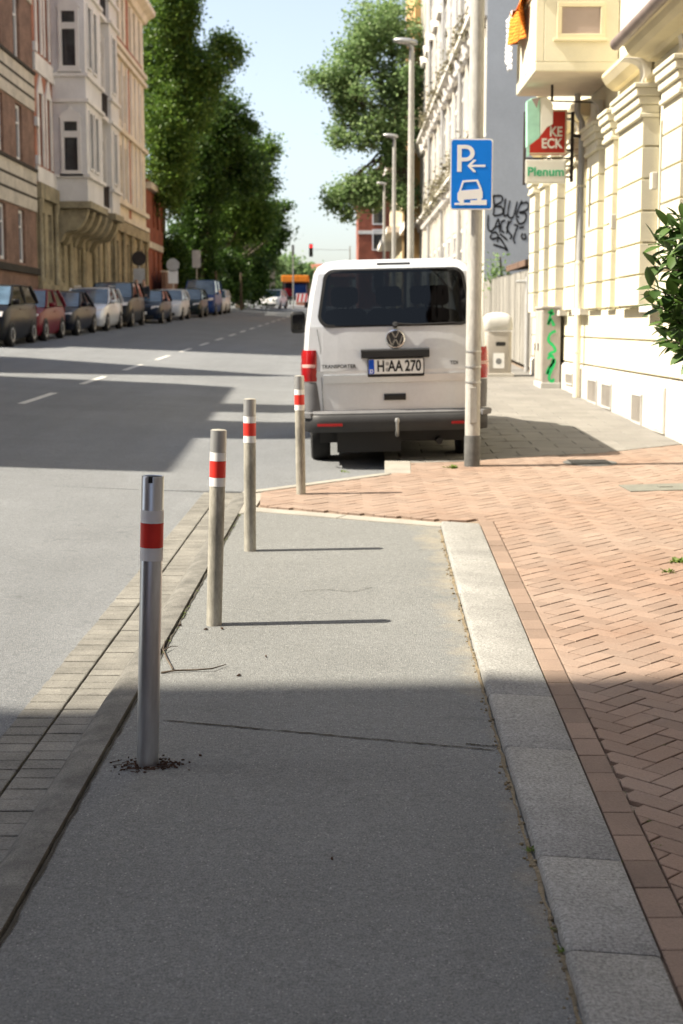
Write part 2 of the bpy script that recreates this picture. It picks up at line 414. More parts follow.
def stone(mb, poly, zf, h=.03, ch=.006, jit=.0):
    """paving stone: chamfered top and short sides"""
    dz = random.uniform(-jit, jit)
    tx, ty = random.uniform(-jit, jit) * 4, random.uniform(-jit, jit) * 4
    cx = sum(p[0] for p in poly) / len(poly); cy = sum(p[1] for p in poly) / len(poly)
    inn = shrink(poly, ch * 1.4); n = len(poly)
    Z = lambda x, y: zf(x, y) + dz + tx * (x - cx) + ty * (y - cy)
    vs = [(x, y, Z(x, y)) for x, y in inn] + [(x, y, Z(x, y) - ch * .7) for x, y in poly] + [(x, y, Z(x, y) - h) for x, y in poly]
    fs = [tuple(range(n))]
    for i in range(n):
        j = (i + 1) % n
        fs += [(i, n + i, n + j, j), (n + i, 2 * n + i, 2 * n + j, n + j)]
    mb.add(vs, fs)

# ------------------------------------------------------------------ ground
KL = lambda y: -1.150 + .0170 * y          # kerb, road side
KR = lambda y: -.985 + .0170 * y           # kerb, path side
GL = lambda y: .553 + .006 * y + .0011 * y * y            # granite kerb left edge
GR = lambda y: .748 + .0270 * y            # granite kerb right edge
GUTM = lambda y: -1.365 + .0195 * y
GUTE = lambda y: -1.575 + .0230 * y
WALLX = 3.95

tb = MB()
ys = [-80, 0, 60, 145, 300, 900, 2000]
xs = [-900, -200, -40, 0, 40, 200, 900]
idx = [[(x, y, P(y) - .55) for x in xs] for y in ys]
for j in range(len(ys) - 1):
    for i in range(len(xs) - 1):
        tb.quad(idx[j][i], idx[j][i + 1], idx[j + 1][i + 1], idx[j + 1][i])
structure(tb.build('terrain', M['soil']))

LK = lambda y: -9.75 + .0105 * y           # left kerb
def redge(y):                              # right edge of the carriageway sheet (tucked under gutter / kerbs)
    if y < 13.0: return GUTE(y) + .02
    if y < 13.4: return .55
    return .55 + .02 * (y - 13.4)
rb = MB()
ys = [-40, -10, 0, 3, 6, 9, 12, 12.99, 13.0, 13.39, 13.4, 16, 20, 26, 34, 44, 58, 76, 100, 125, 145, 160, 200, 400]
prev = None
for y in ys:
    e = redge(y); l_ = LK(y)
    row = [(l_ + (e - l_) * k / 12, y) for k in range(13)]
    row = [(x, y, roadz(x, y)) for x, y in row]
    if prev:
        for k in range(12): rb.quad(prev[k], prev[k + 1], row[k + 1], row[k])
    prev = row
structure(rb.build('road', M['road'], smooth=60))
# cross street at the far end
cb = MB()
for (x0, x1, y0, y1) in [(-80, LK(115), 112, 124), (2.5, 80, 112, 124)]:
    cb.quad((x0, y0, P(y0) + .16), (x1, y0, P(y0) + .16), (x1, y1, P(y1) + .16), (x0, y1, P(y1) + .16))
structure(cb.build('side_road', M['road']))

# left pavement with kerb
lp = MB()
ys = [-40, 0, 30, 60, 90, 112]
for a, b in zip(ys[:-1], ys[1:]):
    za, zb = roadz(LK(a), a), roadz(LK(b), b)
    lp.quad((-16, a, za + .14), (LK(a) - .15, a, za + .12), (LK(b) - .15, b, zb + .12), (-16, b, zb + .14))
structure(lp.build('left_pavement', M['slab']))
lk = MB()
y = -10.
while y < 111:
    a, b = y, y + .985
    za, zb = roadz(LK(a), a), roadz(LK(b), b)
    lk.prism([(LK(a) - .16, a, za - .1), (LK(a), a, za - .1), (LK(b), b, zb - .1), (LK(b) - .16, b, zb - .1)],
             [(LK(a) - .16, a, za + .125), (LK(a), a, za + .12), (LK(b), b, zb + .12), (LK(b) - .16, b, zb + .125)])
    y += 1.0
structure(lk.build('left_kerb', M['granite']))

# right side base sheet (dark joints show between stones)
jb = MB()
def base_sheet(poly, dz=-.018, mi=0, zf=None):
    jb.add([(x, y, (zf(x, y) if zf else P(y)) + dz) for x, y in poly], [tuple(range(len(poly)))], mi)
# zone under the parked van dips to the road
def pz(x, y):
    if y < 14.2: return P(y)
    e = max(0, min(1, (1.95 - x) / .9)); k = max(0, min(1, (y - 14.2) / 1.0)); k2 = max(0, min(1, (26 - y) / 3.0))
    e = e * e * (3 - 2 * e)
    return P(y) - .06 * e * k * k2
base_sheet([(GR(-3) - .01, -3), (6.3, -3), (6.3, 10.6), (GR(10.6) - .01, 10.6)], mi=0)
base_sheet([(-.82, 11.3), (.74, 10.6), (6.3, 10.6), (6.3, 14.2), (.5, 14.2), (.40, 13.5), (-.68, 12.3)], mi=0)
gx = [.46, .9, 1.3, 1.7, 2.1, 2.6, 4.2, 8]; gy = [14.2, 15.2, 18, 21, 24, 26, 30, 40]
for j in range(len(gy) - 1):
    for i in range(len(gx) - 1):
        q = [(gx[i], gy[j]), (gx[i + 1], gy[j]), (gx[i + 1], gy[j + 1]), (gx[i], gy[j + 1])]
        base_sheet(q, zf=pz)
structure(jb.build('pavement_bed', M['bedsand']))
fr = MB()
for a, b in [(40, 60), (60, 90), (90, 112), (124, 145), (145, 300)]:
    fr.quad((.55 + .02 * (a - 13.4) + .15, a, P(a)), (14, a, P(a)), (14, b, P(b)), (.55 + .02 * (b - 13.4) + .15, b, P(b)))
structure(fr.build('far_pavement', M['slab']))

# asphalt path strip
ab = MB()
ys = [-3, 0, 2, 4, 6, 8, 10.3]
def strip_row(y): return [(KR(y) + (GL(y) - KR(y)) * k / 10, y) for k in range(11)]
for a, b in zip(ys[:-1], ys[1:]):
    ra, rb_ = strip_row(a), strip_row(b)
    for k in range(10):
        ab.quad(*[(x, y, P(y) - .012) for x, y in (ra[k], ra[k + 1], rb_[k + 1], rb_[k])])
ra = strip_row(10.3)
edge = [(-.80 + (.735 + .80) * k / 10, 11.22 + (10.42 - 11.22) * k / 10) for k in range(11)]
for k in range(10): ab.quad(*[(x, y, P(y) - .012) for x, y in (ra[k], ra[k + 1], edge[k + 1], edge[k])])
structure(ab.build('asphalt_path', M['strip']))

# dark concrete kerb between gutter and path: long units with tight joints
kb = MB()
y = -3.0
while y < 12.1:
    b = min(y + 1.0, 12.15); a = y
    prof = lambda yy: [(KL(yy), P(yy) - .2), (KL(yy) + .004, P(yy) - .05), (KL(yy) + .035, P(yy) - .014), (KL(yy) + .07, P(yy) - .002), (KR(yy) - .012, P(yy)), (KR(yy), P(yy) - .2)]
    kb.loft([[(x, yy, z) for x, z in prof(yy)] for yy in (a + .0004, b - .0004)])
    y += 1.0
structure(kb.build('kerb', M['kerbdark'], smooth=50))
# crack line along the kerb
ck = MB()
def crack(mb, pts, wd, dz=-.008):
    pts = smooth_pts(pts, 14)
    L, Rr = [], []
    for i, p in enumerate(pts):
        p = Vector(p); q = Vector(pts[min(i + 1, len(pts) - 1)]); o = Vector(pts[max(i - 1, 0)])
        d = (q - o).normalized(); nrm = Vector((-d.y, d.x)); ww = wd * random.uniform(.35, 1.25)
        p = p + nrm * random.uniform(-1, 1) * wd * .35
        L.append(p + nrm * ww / 2); Rr.append(p - nrm * ww / 2)
    n = len(pts)
    mb.add([(p.x, p.y, P(p.y) + dz) for p in L] + [(p.x, p.y, P(p.y) + dz) for p in Rr], [(i, i + 1, n + i + 1, n + i) for i in range(n - 1)])
crack(ck, [(KR(y) + .004, y) for y in (1.5, 3, 4, 5, 6, 7, 8, 9, 10, 11)], .011)
def gp(px, py):
    d = ray(px, py); t = CAMZ / (SLOPE * d.y - d.z); return (d.x * t, d.y * t)
crack(ck, [gp(*q) for q in [(163, 718), (230, 724), (330, 733), (420, 741), (495, 748)]], .012)
crack(ck, [gp(*q) for q in [(466, 741), (480, 743), (497, 744)]], .012)
crack(ck, [gp(*q) for q in [(300, 590), (325, 588), (350, 590), (372, 586)]], .006)
structure(ck.build('path_crack', M['darkjoint']))

# gutter setts, two rows
gb = MB()
zg = lambda x, y: P(y) - .115
for row, (fa, fb) in enumerate(((lambda y: GUTE(y) + .012, lambda y: GUTM(y) - .006), (lambda y: GUTM(y) + .006, lambda y: KL(y) - .006))):
    y = 1.0 + row * .07
    while y < 12.9:
        h = random.uniform(.104, .128)
        b = min(y + h - .008, 13.0)
        if b - y > .03:
            stone(gb, [(fa(y), y), (fb(y), y), (fb(b), b), (fa(b), b)], zg, h=.05, ch=.004, jit=.0015)
        y += h
structure(gb.build('gutter', M['sett']))
gj = MB()
for a, b in zip(range(0, 13), range(1, 14)):
    gj.quad(*[(x, y, P(y) - .128) for x, y in ((GUTE(a) - .008, a), (KL(a) + .01, a), (KL(b) + .01, b), (GUTE(b) - .008, b))])
structure(gj.build('gutter_bed', M['darkjoint']))

# granite kerb stones
gk = MB()
ends = [1.2, 2.35]
seams = [gp(683, 957.6)[1], gp(600, 862)[1], gp(560, 751.5)[1], gp(540, 698)[1]]
ends = [seams[0] - 1.05, seams[0], seams[1], seams[2], seams[3]]
while ends[-1] < 10.3: ends.append(ends[-1] + (1.02 if ends[-1] + 1.6 < 10.5 else 10.5 - ends[-1]))
ends = [ends[0] - 1, ] + ends
for a, b in zip(ends[:-1], ends[1:]):
    a += .004; b -= .004
    e = random.uniform(-.004, .004)
    def pr(y): return [(GL(y) + e, P(y) - .15), (GL(y) + .003 + e, P(y) + .012), (GL(y) + .010 + e, P(y) + .021), (GL(y) + .024 + e, P(y) + .024), (GR(y) - .02 + e, P(y) + .008), (GR(y) - .006 + e, P(y) + .004), (GR(y) - .002 + e, P(y) - .15)]
    gk.loft([[(x, y, z - (.004 if i in (0, 4) else 0)) for x, z in pr(y)] for i, y in enumerate((a, a + .006, (a + b) / 2, b - .006, b))])
structure(gk.build('granite_kerb', M['granite'], smooth=40))

# brick edge course
eb = MB()
y = .8
CR = lambda y: GR(y) + .112
while y < 10.75:
    b = min(y + .2 + random.uniform(-.003, .003), 10.8)
    if b - y > .05:
        stone(eb, [(GR(y) + .006, y), (CR(y) - .004, y), (CR(b - .005) - .004, b - .005), (GR(b - .005) + .006, b - .005)], lambda x, y: P(y), ch=.003, jit=.0018)
    y = b
structure(eb.build('brick_edging', M['coursebrick']))

# herringbone field
hb = MB()
far_a, far_b = (.9, 14.35), (4.3, 16.25)
planes = [halfplane((CR(0) + .004, 0), (CR(10.8) + .004, 10.8))]
regs = [
    [(-1, 0, -1)],
]
def herring():
    W = .1; c, s = math.cos(R(45)), math.sin(R(45))
    N = 120
    for i in range(-N, N):
        for j in range(-N, N):
            k = (i - j) % 4
            if k == 0: rect = (i, j, i + 2, j + 1)
            elif k == 3: rect = (i, j, i + 1, j + 2)
            else: continue
            g = .032
            pts = [(rect[0] + g, rect[1] + g), (rect[2] - g, rect[1] + g), (rect[2] - g, rect[3] - g), (rect[0] + g, rect[3] - g)]
            pts = [((u * c - v * s) * W + 2.3, (u * s + v * c) * W + 8.5) for u, v in pts]
            yield pts
near_poly = [(CR(-1) + .004, -1), (3.95, -1), (3.95, 10.72), (CR(10.72) + .004, 10.72)]
mid_poly = [(-.66, 11.42), (.72, 10.72), (1.155, 10.66), (1.16, 10.2), (3.95, 10.2), (3.95, 16.05), (2.76, 15.13), (.50, 14.25), (.56, 13.72), (.42, 13.38), (-.55, 12.42), (-.70, 12.2)]
def in_poly(poly, x, y):
    ins = False
    for i in range(len(poly)):
        (x0, y0), (x1, y1) = poly[i], poly[i - 1]
        if (y0 > y) != (y1 > y) and x < (x1 - x0) * (y - y0) / (y1 - y0) + x0: ins = not ins
    return ins
for pts in herring():
    cx = sum(p[0] for p in pts) / 4; cy = sum(p[1] for p in pts) / 4
    if not (-1 < cx < 4.1 and .6 < cy < 16.3): continue
    if cy < 10.72:
        q = clip_region(pts, [halfplane(near_poly[3], near_poly[0]), (1, 0, 3.94)]) if cx > .3 else []
        q2 = []
    else:
        q = clip_region(pts, [(1, 0, 3.94)]) if all(in_poly(mid_poly, *p) for p in pts) else []
        if not q and (in_poly(mid_poly, cx, cy) or sum(in_poly(mid_poly, *p) for p in pts) >= 2):
            q = pts
            for a_, b_ in zip(mid_poly, mid_poly[1:] + mid_poly[:1]):
                A, B_, Cc = Vector(a_), Vector(b_), Vector((cx, cy))
                k = max(0, min(1, (Cc - A).dot(B_ - A) / max(1e-9, (B_ - A).length_squared)))
                if (A.lerp(B_, k) - Cc).length < .15: q = clip_region(q, [halfplane(a_, b_)]) if q else q
    if q and len(q) >= 3 and area(q) > .0012:
        stone(hb, q, pz, h=.03, ch=.003, jit=.0018)
structure(hb.build('brick_pavement', M['brick']))

# pale flush edging across the end of the asphalt path, bay kerb
pe = MB()
def kerb_run(mb, p, q, wd, h=0.0, n=4, below=.15):
    p = Vector(p); q = Vector(q); d = (q - p); L = d.length; d /= L; nr = Vector((-d.y, d.x))
    for k in range(n):
        a = p + d * (L * k / n + .004); b = p + d * (L * (k + 1) / n - .004)
        poly = [a, b, b + nr * wd, a + nr * wd]
        stone(mb, [(v.x, v.y) for v in poly], lambda x, y: P(y) + h, h=below, ch=.008)
kerb_run(pe, (-.80, 11.22), (.735, 10.42), .16, n=2, h=-.002)
structure(pe.build('flush_edging', M['edging']))
bk = MB()
kerb_run(bk, (-.86, 12.18), (.40, 13.44), -.11, n=3, h=.006, below=.2)
stone(bk, [(-.86, 11.0), (-.70, 11.1), (-.66, 12.2), (-.86, 12.14)], lambda x, y: P(y) - .003, h=.1, ch=.008)
stone(bk, [(.41, 13.46), (.66, 13.44), (.70, 14.40), (.44, 14.42)], lambda x, y: P(y) + .004, h=.2, ch=.01)
y = 14.44
while y < 111:
    x = lambda yy: .445 + .02 * (yy - 14.4)
    off = -.055 if y < 25 else 0
    stone(bk, [(x(y), y), (x(y) + .15, y), (x(y + .99) + .15, y + .99), (x(y + .99), y + .99)], lambda xx, yy: P(yy) + off, h=.2, ch=.01)
    y += 1.0
structure(bk.build('bay_kerb', M['edging']))

# beige slabs behind the brick field
sb = MB()
y = 13.9
r_ = 0
while y < 40:
    h = .35 if y < 30 else .5
    x = .62 + .02 * (y - 14.4) + (r_ % 2) * -.25
    while x < 4.0:
        poly = [(max(x, .6 + .02 * (y - 14.4)), y), (x + .494, y), (x + .494, y + h - .006), (max(x, .6 + .02 * (y - 14.4)), y + h - .006)]
        if poly[1][0] - poly[0][0] > .05:
            q = clip_region(poly, [halfplane((2.76, 15.15), (4.2, 16.32)) if x > 2.4 else halfplane((.50, 14.27), (2.76, 15.15)), (1, 0, 3.94)])
            if q and area(q) > .004: stone(sb, q, pz, h=.03, ch=.004, jit=.0012)
        x += .5
    y += h; r_ += 1
structure(sb.build('slab_pavement', M['slab']))

# road markings
lm = MB()
cl = [(gp_ := None)]
def gpr(px, py):
    d = ray(px, py); x, y = 0, 0; off = -.03
    for _ in range(8):
        t = (CAMZ - off) / (SLOPE * d.y - d.z); x, y = d.x * t, d.y * t; off = road_off(x)
    return x, y
c0 = gpr(21, 404); c1 = gpr(186.5, 350)
cx = lambda y: c0[0] + (c1[0] - c0[0]) * (y - c0[1]) / (c1[1] - c0[1])
y = c0[1] - 4.45 * 3
while y < 100:
    a, b = y, y + 2.25
    lm.quad(*[(cx(yy) + o, yy, roadz(cx(yy) + o, yy) + .005) for yy, o in ((a, -.06), (a, .06), (b, .06), (b, -.06))])
    y += 4.45
for (y0, y1) in ((92.5, 93.0),):
    lm.quad(*[(x, yy, roadz(x, yy) + .006) for x, yy in ((-8.2, y0), (-4.2, y0), (-4.2, y1), (-8.2, y1))])
lm.quad(*[(x, yy, roadz(x, yy) + .006) for x, yy in ((-7.0, 106), (1.2, 106), (1.2, 106.8), (-7.0, 106.8))])
structure(lm.build('road_markings', M['line']))
# ------------------------------------------------------------------ bollards
def make_bollard(name, label, x, y, h, m, lean, shiny):
    t = thing(name, label, 'bollard', (x, y, P(y) - .012), rot=(0, lean, 0), group='red banded bollards along the path')
    r = .0405
    tube = MB()
    if shiny:
        prof = [(r, -.05), (r, h - .004), (r - .003, h), (r - .008, h - .002), (r - .009, h - .10), (.001, h - .10)]
    else:
        prof = [(r, -.05), (r, h - .035), (r + .001, h - .034), (r + .001, h - .006), (r - .006, h), (.001, h + .003)]
    tube.lathe(prof, n=32); tube.build('tube', m, t, smooth=40, world=False)
    def band(name, a, b, m2):
        bm_ = MB(); n = 32
        rr = r + .0015
        bm_.loft([[(q * math.cos(k * 2 * math.pi / n), q * math.sin(k * 2 * math.pi / n), z) for k in range(n)] for q, z in ((r - .004, a), (rr, a), (rr, b), (r - .004, b))], caps=False)
        return bm_.build(name, m2, t, smooth=40, world=False)
    s = h / 1.05
    band('white_band', h - .300 * s, h - .254 * s, M['white'])
    band('red_band', h - .253 * s, h - .166 * s, M['red'])
    band('white_band', h - .165 * s, h - .12 * s, M['white'])
    if not shiny:
        band('cap', h - .118 * s, h - .004, M['steel'])
    else:
        nb = MB(); nb.box(-.011, .004, -r - .0015, -r + .012, h - .022, h + .0004); nb.build('notch', M['ink'], t, world=False)
    return t
bx = [gp(147.5, 761), gp(214, 622.5), gp(250, 549), gp(301, 494)]
make_bollard('bollard', 'bare galvanised steel bollard with red and white bands, nearest and standing in the shade', *bx[0], 1.08, M['galv'], .036, True)
make_bollard('bollard', 'weathered beige bollard with red band, second from the shaded steel one', *bx[1], 1.03, M['bolpaint'], .035, False)
make_bollard('bollard', 'weathered beige bollard with red band, third along the kerb before the brick corner', *bx[2], 1.025, M['bolpaint'], .006, False)
make_bollard('bollard', 'weathered bollard on the brick corner close to the left rear of the silver van', *bx[3], 1.02, M['bolpaint'], -.012, False)

# litter at the foot of the steel bollard
lt = MB()
for k in range(130):
    a = random.gauss(.3, .7) if k % 2 else random.gauss(3.7, .8); rr = abs(random.gauss(.012, .045)) + .036
    x, y = bx[0][0] + rr * 1.25 * math.cos(a) + .01, bx[0][1] + rr * .9 * math.sin(a) - .01
    s = random.uniform(.0015, .007); b = random.uniform(0, 3.14)
    z = P(y) - .011
    pts = [(x + s * math.cos(b + q), y + s * .6 * math.sin(b + q)) for q in (0, 1.7, 3.1, 4.6)]
    lt.prism([(u, v, z) for u, v in pts], [(u, v, z + random.uniform(.002, .007)) for u, v in pts])
for k in range(40):
    a = random.uniform(0, 6.28); rr = random.uniform(.05, .13)
    x, y = bx[0][0] + rr * math.cos(a) - .02, bx[0][1] + rr * .6 * math.sin(a) - .02
    b = random.uniform(-.7, .7); L = random.uniform(.015, .04)
    lt.tube([(x, y, P(y) - .008), (x + L * math.cos(b), y + L * math.sin(b), P(y) - .006)], .0016, 4)
tag(lt.build('leaf_litter', M['rust']), 'dark rusty dirt and twigs round the foot of the steel bollard', 'litter', kind='stuff')

# debris, sand and moss along the granite kerb
db = MB()
for k in range(420):
    y = random.uniform(2.4, 10.3); x = GL(y) - abs(random.gauss(.004, .014))
    s = random.choice([.003, .004, .005, .008]) * random.uniform(.7, 1.3); b = random.uniform(0, 3)
    z = P(y) - .013
    pts = [(x + s * math.cos(b + q), y + s * math.sin(b + q)) for q in (0, 1.3, 2.6, 3.9, 5.2)]
    db.prism([(u, v, z) for u, v in pts], [(u * .8 + x * .2, v * .8 + y * .2, z + s * .9) for u, v in pts])
tag(db.build('gravel', M['sand']), 'sandy grit collected along the foot of the granite kerb', 'gravel', kind='stuff')
st = MB()
ctr = [(GL(y) - .002, y) for y in (2, 3, 4, 5, 6, 7, 8, 9, 10.3)]
crack(st, [(x - .005, y) for x, y in ctr], .015, dz=-.0085)
tag(st.build('sand', M['sand']), 'strip of sandy dirt between the asphalt path and granite kerb', 'sand', kind='stuff')

def weed_clump(x, y, n, size, zf=P):
    b = MB()
    for k in range(n):
        a = random.uniform(0, 6.28); L = size * random.uniform(.5, 1.2); up = random.uniform(.3, 1.1)
        d = Vector((math.cos(a), math.sin(a), up)).normalized(); sd = Vector((-math.sin(a), math.cos(a), 0)) * L * .14
        o = Vector((x + random.gauss(0, size * .35), y + random.gauss(0, size * .35), zf(y) - .005))
        b.add([o, o + d * L * .5 + sd, o + d * L - Vector((0, 0, L * .2)), o + d * L * .5 - sd], [(0, 1, 2, 3)])
    return b
ws = MB()
for (x, y, n, sz) in [(*gp(532, 850), 26, .025), (*gp(562, 950), 20, .02), (*gp(527, 815), 16, .014), (*gp(553, 928), 14, .012),
                      (*gp(628, 905), 10, .014), (*gp(648, 820), 12, .018), (*gp(658, 845), 12, .016), (*gp(596, 780), 8, .012),
                      (*gp(676, 562), 40, .06), (*gp(668, 572), 20, .05), (*gp(664, 745), 8, .015)]:
    c = weed_clump(x, y, n, sz); ws.add(c.v, c.f)
for k in range(60):
    y = random.uniform(3, 10.5); c = weed_clump(random.choice([GR(y) + .004, CR(y), GR(y) + .003]), y, 5, .008); ws.add(c.v, c.f)
for k in range(26):
    y = random.uniform(6, 11); c = weed_clump(KR(y) + .01, y, 6, .014); ws.add(c.v, c.f)
tag(ws.build('weeds', M['weed']), 'tiny green weeds and moss in the joints of the paving', 'weeds', kind='stuff')
wp = weed_clump(gp(450, 468)[0] + .02, gp(450, 468)[1], 40, .07).build('weed_tuft', M['weed'])
tag(wp, 'yellow green weed tuft growing beside the foot of the lamp post', 'weed')
wp = weed_clump(gp(345, 472)[0], gp(345, 472)[1], 16, .05).build('weed_tuft', M['weed'])
tag(wp, 'small weed tuft at the kerb edge behind the van\'s left rear wheel', 'weed')

# fallen twig
tw = MB()
def g3(px, py, dz=0.): x, y = gp(px, py); return (x, y, P(y) - .008 + dz)
tw.tube([g3(161, 671), g3(175, 670, .006), g3(196, 669, .004), g3(212, 669, .01), g3(226, 664, .006)], [.005, .0045, .004, .0035, .002], 6)
tw.tube([g3(173, 669, .006), g3(167, 660, .012), g3(163, 650, .01), g3(165, 642, .014)], [.0045, .004, .0035, .002], 6)
tw.tube([g3(164, 651, .01), g3(171, 647, .012), g3(178, 646, .006)], [.003, .0025, .0015], 6)
tag(tw.build('twig', M['bark'], smooth=60), 'forked fallen twig lying on the asphalt behind the steel bollard', 'twig')
fl = MB()
for px, py, s in [(239, 674, .012), (266, 655, .009), (180, 624, .012), (222, 627, .016), (332, 857, .006), (206, 628, .012)]:
    x, y = gp(px, py); a = random.uniform(0, 3)
    fl = MB(); z = P(y) - .009
    fl.prism([(x + s * math.cos(a + q) * (1 if i % 2 == 0 else .45), y + s * math.sin(a + q) * (1 if i % 2 == 0 else .45), z) for i, q in enumerate((0, 1.2, 3.1, 4.3))],
             [(x + s * math.cos(a + q) * (1 if i % 2 == 0 else .45), y + s * math.sin(a + q) * (1 if i % 2 == 0 else .45), z + .004 + .006 * (i % 2)) for i, q in enumerate((0, 1.2, 3.1, 4.3))])
    tag(fl.build('dry_leaf', M['rust']), 'curled dry brown leaf lying on the sunny asphalt path', 'leaf', 'dry leaves on the asphalt path')

# manhole covers in the brick pavement
mh = MB(); x, y = gp(590, 463); n = 28
mh.prism([(x + .27 * math.cos(k * 6.2832 / n), y + .27 * math.sin(k * 6.2832 / n), P(y) - .01) for k in range(n)],
         [(x + .27 * math.cos(k * 6.2832 / n), y + .27 * math.sin(k * 6.2832 / n), P(y + .27 * math.sin(k * 6.2832 / n)) + .006) for k in range(n)])
for k in range(-4, 5):
    mh.box(x - .2, x + .2, y + k * .05 - .008, y + k * .05 + .008, P(y + k * .05) + .004, P(y + k * .05) + .011)
tag(mh.build('manhole_cover', M['postdark']), 'round dark iron manhole cover set in the red brick pavement', 'manhole cover')
mh = MB()
(xa, ya), (xb, yb) = gp(628, 489), gp(690, 489)
pl = [(2.5, 12.2), (3.25, 12.35), (3.22, 12.75), (2.47, 12.6)]
mh.prism([(a, b, P(b) - .01) for a, b in pl], [(a, b, P(b) + .006) for a, b in pl])
mh.prism([(2.80, 12.44, P(12.44)), (2.92, 12.46, P(12.46)), (2.91, 12.51, P(12.5)), (2.79, 12.49, P(12.5))], [(2.80, 12.44, P(12.44) + .012), (2.92, 12.46, P(12.46) + .012), (2.91, 12.51, P(12.5) + .012), (2.79, 12.49, P(12.5) + .012)])
tag(mh.build('hydrant_cover', M['coverplate']), 'rectangular greyish cover plate set in the red brick pavement', 'cover plate')

# ------------------------------------------------------------------ street lamps
def make_lamp(label, x, y):
    z = P(y)
    t = thing('street_lamp', label, 'street lamp', (x, y, z - .02), group='street lamps along the right pavement')
    p = MB(); p.lathe([(.074, 0), (.074, 1.3), (.072, 3.2), (.066, 5.0), (.055, 6.6), (.001, 6.6)], n=24); p.build('pole', M['post'], t, smooth=40, world=False)
    p = MB(); p.lathe([(.079, 0), (.079, .31), (.075, .325)], n=24); p.build('foot_sleeve', M['postdark'], t, smooth=40, world=False)
    for zz in (.84, .99, 1.14):
        p = MB(); p.lathe([(.073, zz), (.0795, zz + .001), (.0795, zz + .016), (.073, zz + .017)], n=24)
        p.box(-.014, .014, -.10, -.076, zz - .003, zz + .02); p.build('clamp', M['steel'], t, world=False)
    p = MB(); p.box(-.035, .035, -.0775, -.05, .45, .80); p.build('service_door', M['post'], t, bevel=.004, world=False)
    p = MB(); p.tube([(0, 0, 6.55), (0, 0, 6.70), (-.10, 0, 6.77)], [.05, .05, .045], 12); p.build('arm', M['steel'], t, smooth=50, world=False)
    h = MB()
    sec = []
    for xx, w_, h_ in [(.12, .05, .05), (.09, .09, .075), (-.05, .12, .09), (-.20, .13, .085), (-.34, .10, .06), (-.38, .05, .03)]:
        zc = 6.78 - xx * .12
        sec.append([(xx, w_ * math.cos(a), zc + h_ * (math.sin(a) if math.sin(a) > 0 else .45 * math.sin(a))) for a in [k * 6.2832 / 14 for k in range(14)]])
    h.loft(sec); hd = h.build('lamp_head', M['steel'], t, smooth=60, world=False)
    g = MB(); g.loft([[(xx, w_ * math.cos(a), 6.775 - xx * .12 - .045 * abs(math.sin(a)) * k_) for a in [k * 6.2832 / 12 for k in range(12)]] for xx, w_, k_ in [(-.06, .05, .5), (-.10, .10, 1), (-.28, .10, 1), (-.33, .05, .5)]])
    g.build('lens', M['lampwhite'], hd, smooth=60, sub=True)
    return t
px_, py_ = gp(472, 466)
lamp = make_lamp('tall cream lamp post with dark foot sleeve carrying the blue parking sign', px_, py_)
for (pxl, Y, lab) in [(410.5, 30.5, 'slim street lamp rising behind the van roof, second post beyond the parking sign'),
                      (393.8, 49.0, 'mid-distance street lamp with flat head hanging before the light green tree'),
                      (384.0, 71.0, 'small far street lamp standing in front of the dark brick houses')]:
    X = at(pxl, 250, Y).x
    dup(lamp, (X, Y, P(Y) - .02), label=lab)

# ------------------------------------------------------------------ parking sign
t = thing('parking_sign', 'blue parking sign with arrow and car half on the kerb, on the lamp post', 'traffic sign', (px_, py_ - .1, 2.5))
sx, sy = at(471.5, 174, py_ - .092).x, py_ - .092
zt, zb = at(471.5, 138.5, sy).z, at(471.5, 210, sy).z
sw = (at(493, 174, sy).x - at(450, 174, sy).x)
sh = zt - zb
def plate(mbuild, pts, y0, y1):
    mbuild.prism([(u, y0, v) for u, v in pts], [(u, y1, v) for u, v in pts])
p = MB(); plate(p, rrect(sx - sw / 2, sx + sw / 2, zb, zt, .03), sy, sy + .003); p.build('plate', M['signwhite'], t)
p = MB(); plate(p, rrect(sx - sw / 2 + .014, sx + sw / 2 - .014, zb + .014, zt - .014, .022), sy - .0015, sy - .0002); p.build('blue_field', M['signblue'], t)
p = MB(); plate(p, rrect(sx - sw / 2 + .002, sx + sw / 2 - .002, zb + .002, zt - .002, .03), sy + .0035, sy + .012); p.build('backing', M['signback'], t)
def SU(u, v): return (sx - sw / 2 + u / 225 * sw, zt - v / 373 * sh)   # sign pixels of the zoomed photo
p = MB()
GK = [0]
def glyph(pts):
    GK[0] += 1; plate(p, [SU(*q) for q in pts], sy - .0026 - .00008 * GK[0], sy - .0016)
# letter P
glyph([(37, 33), (60, 33), (60, 173), (37, 173)])
arc_o = [(82 + 46 * math.cos(a), 76 + 43 * math.sin(a)) for a in [R(-90 + 18 * k) for k in range(11)]]
arc_i = [(80 + 25 * math.cos(a), 76 + 23 * math.sin(a)) for a in [R(90 - 18 * k) for k in range(11)]]
for k in range(10): glyph([arc_o[k], arc_o[k + 1], arc_i[9 - k], arc_i[10 - k]])
glyph([(60, 33), (82, 33), (80, 53), (60, 53)]); glyph([(60, 99), (80, 99), (82, 119), (60, 119)])
# arrow
glyph([(100, 137), (185, 136), (185, 148), (100, 148)])
glyph([(90, 142), (122, 110), (134, 110), (134, 117), (106, 142)]); glyph([(90, 142), (106, 142), (134, 168), (134, 175), (122, 175)])
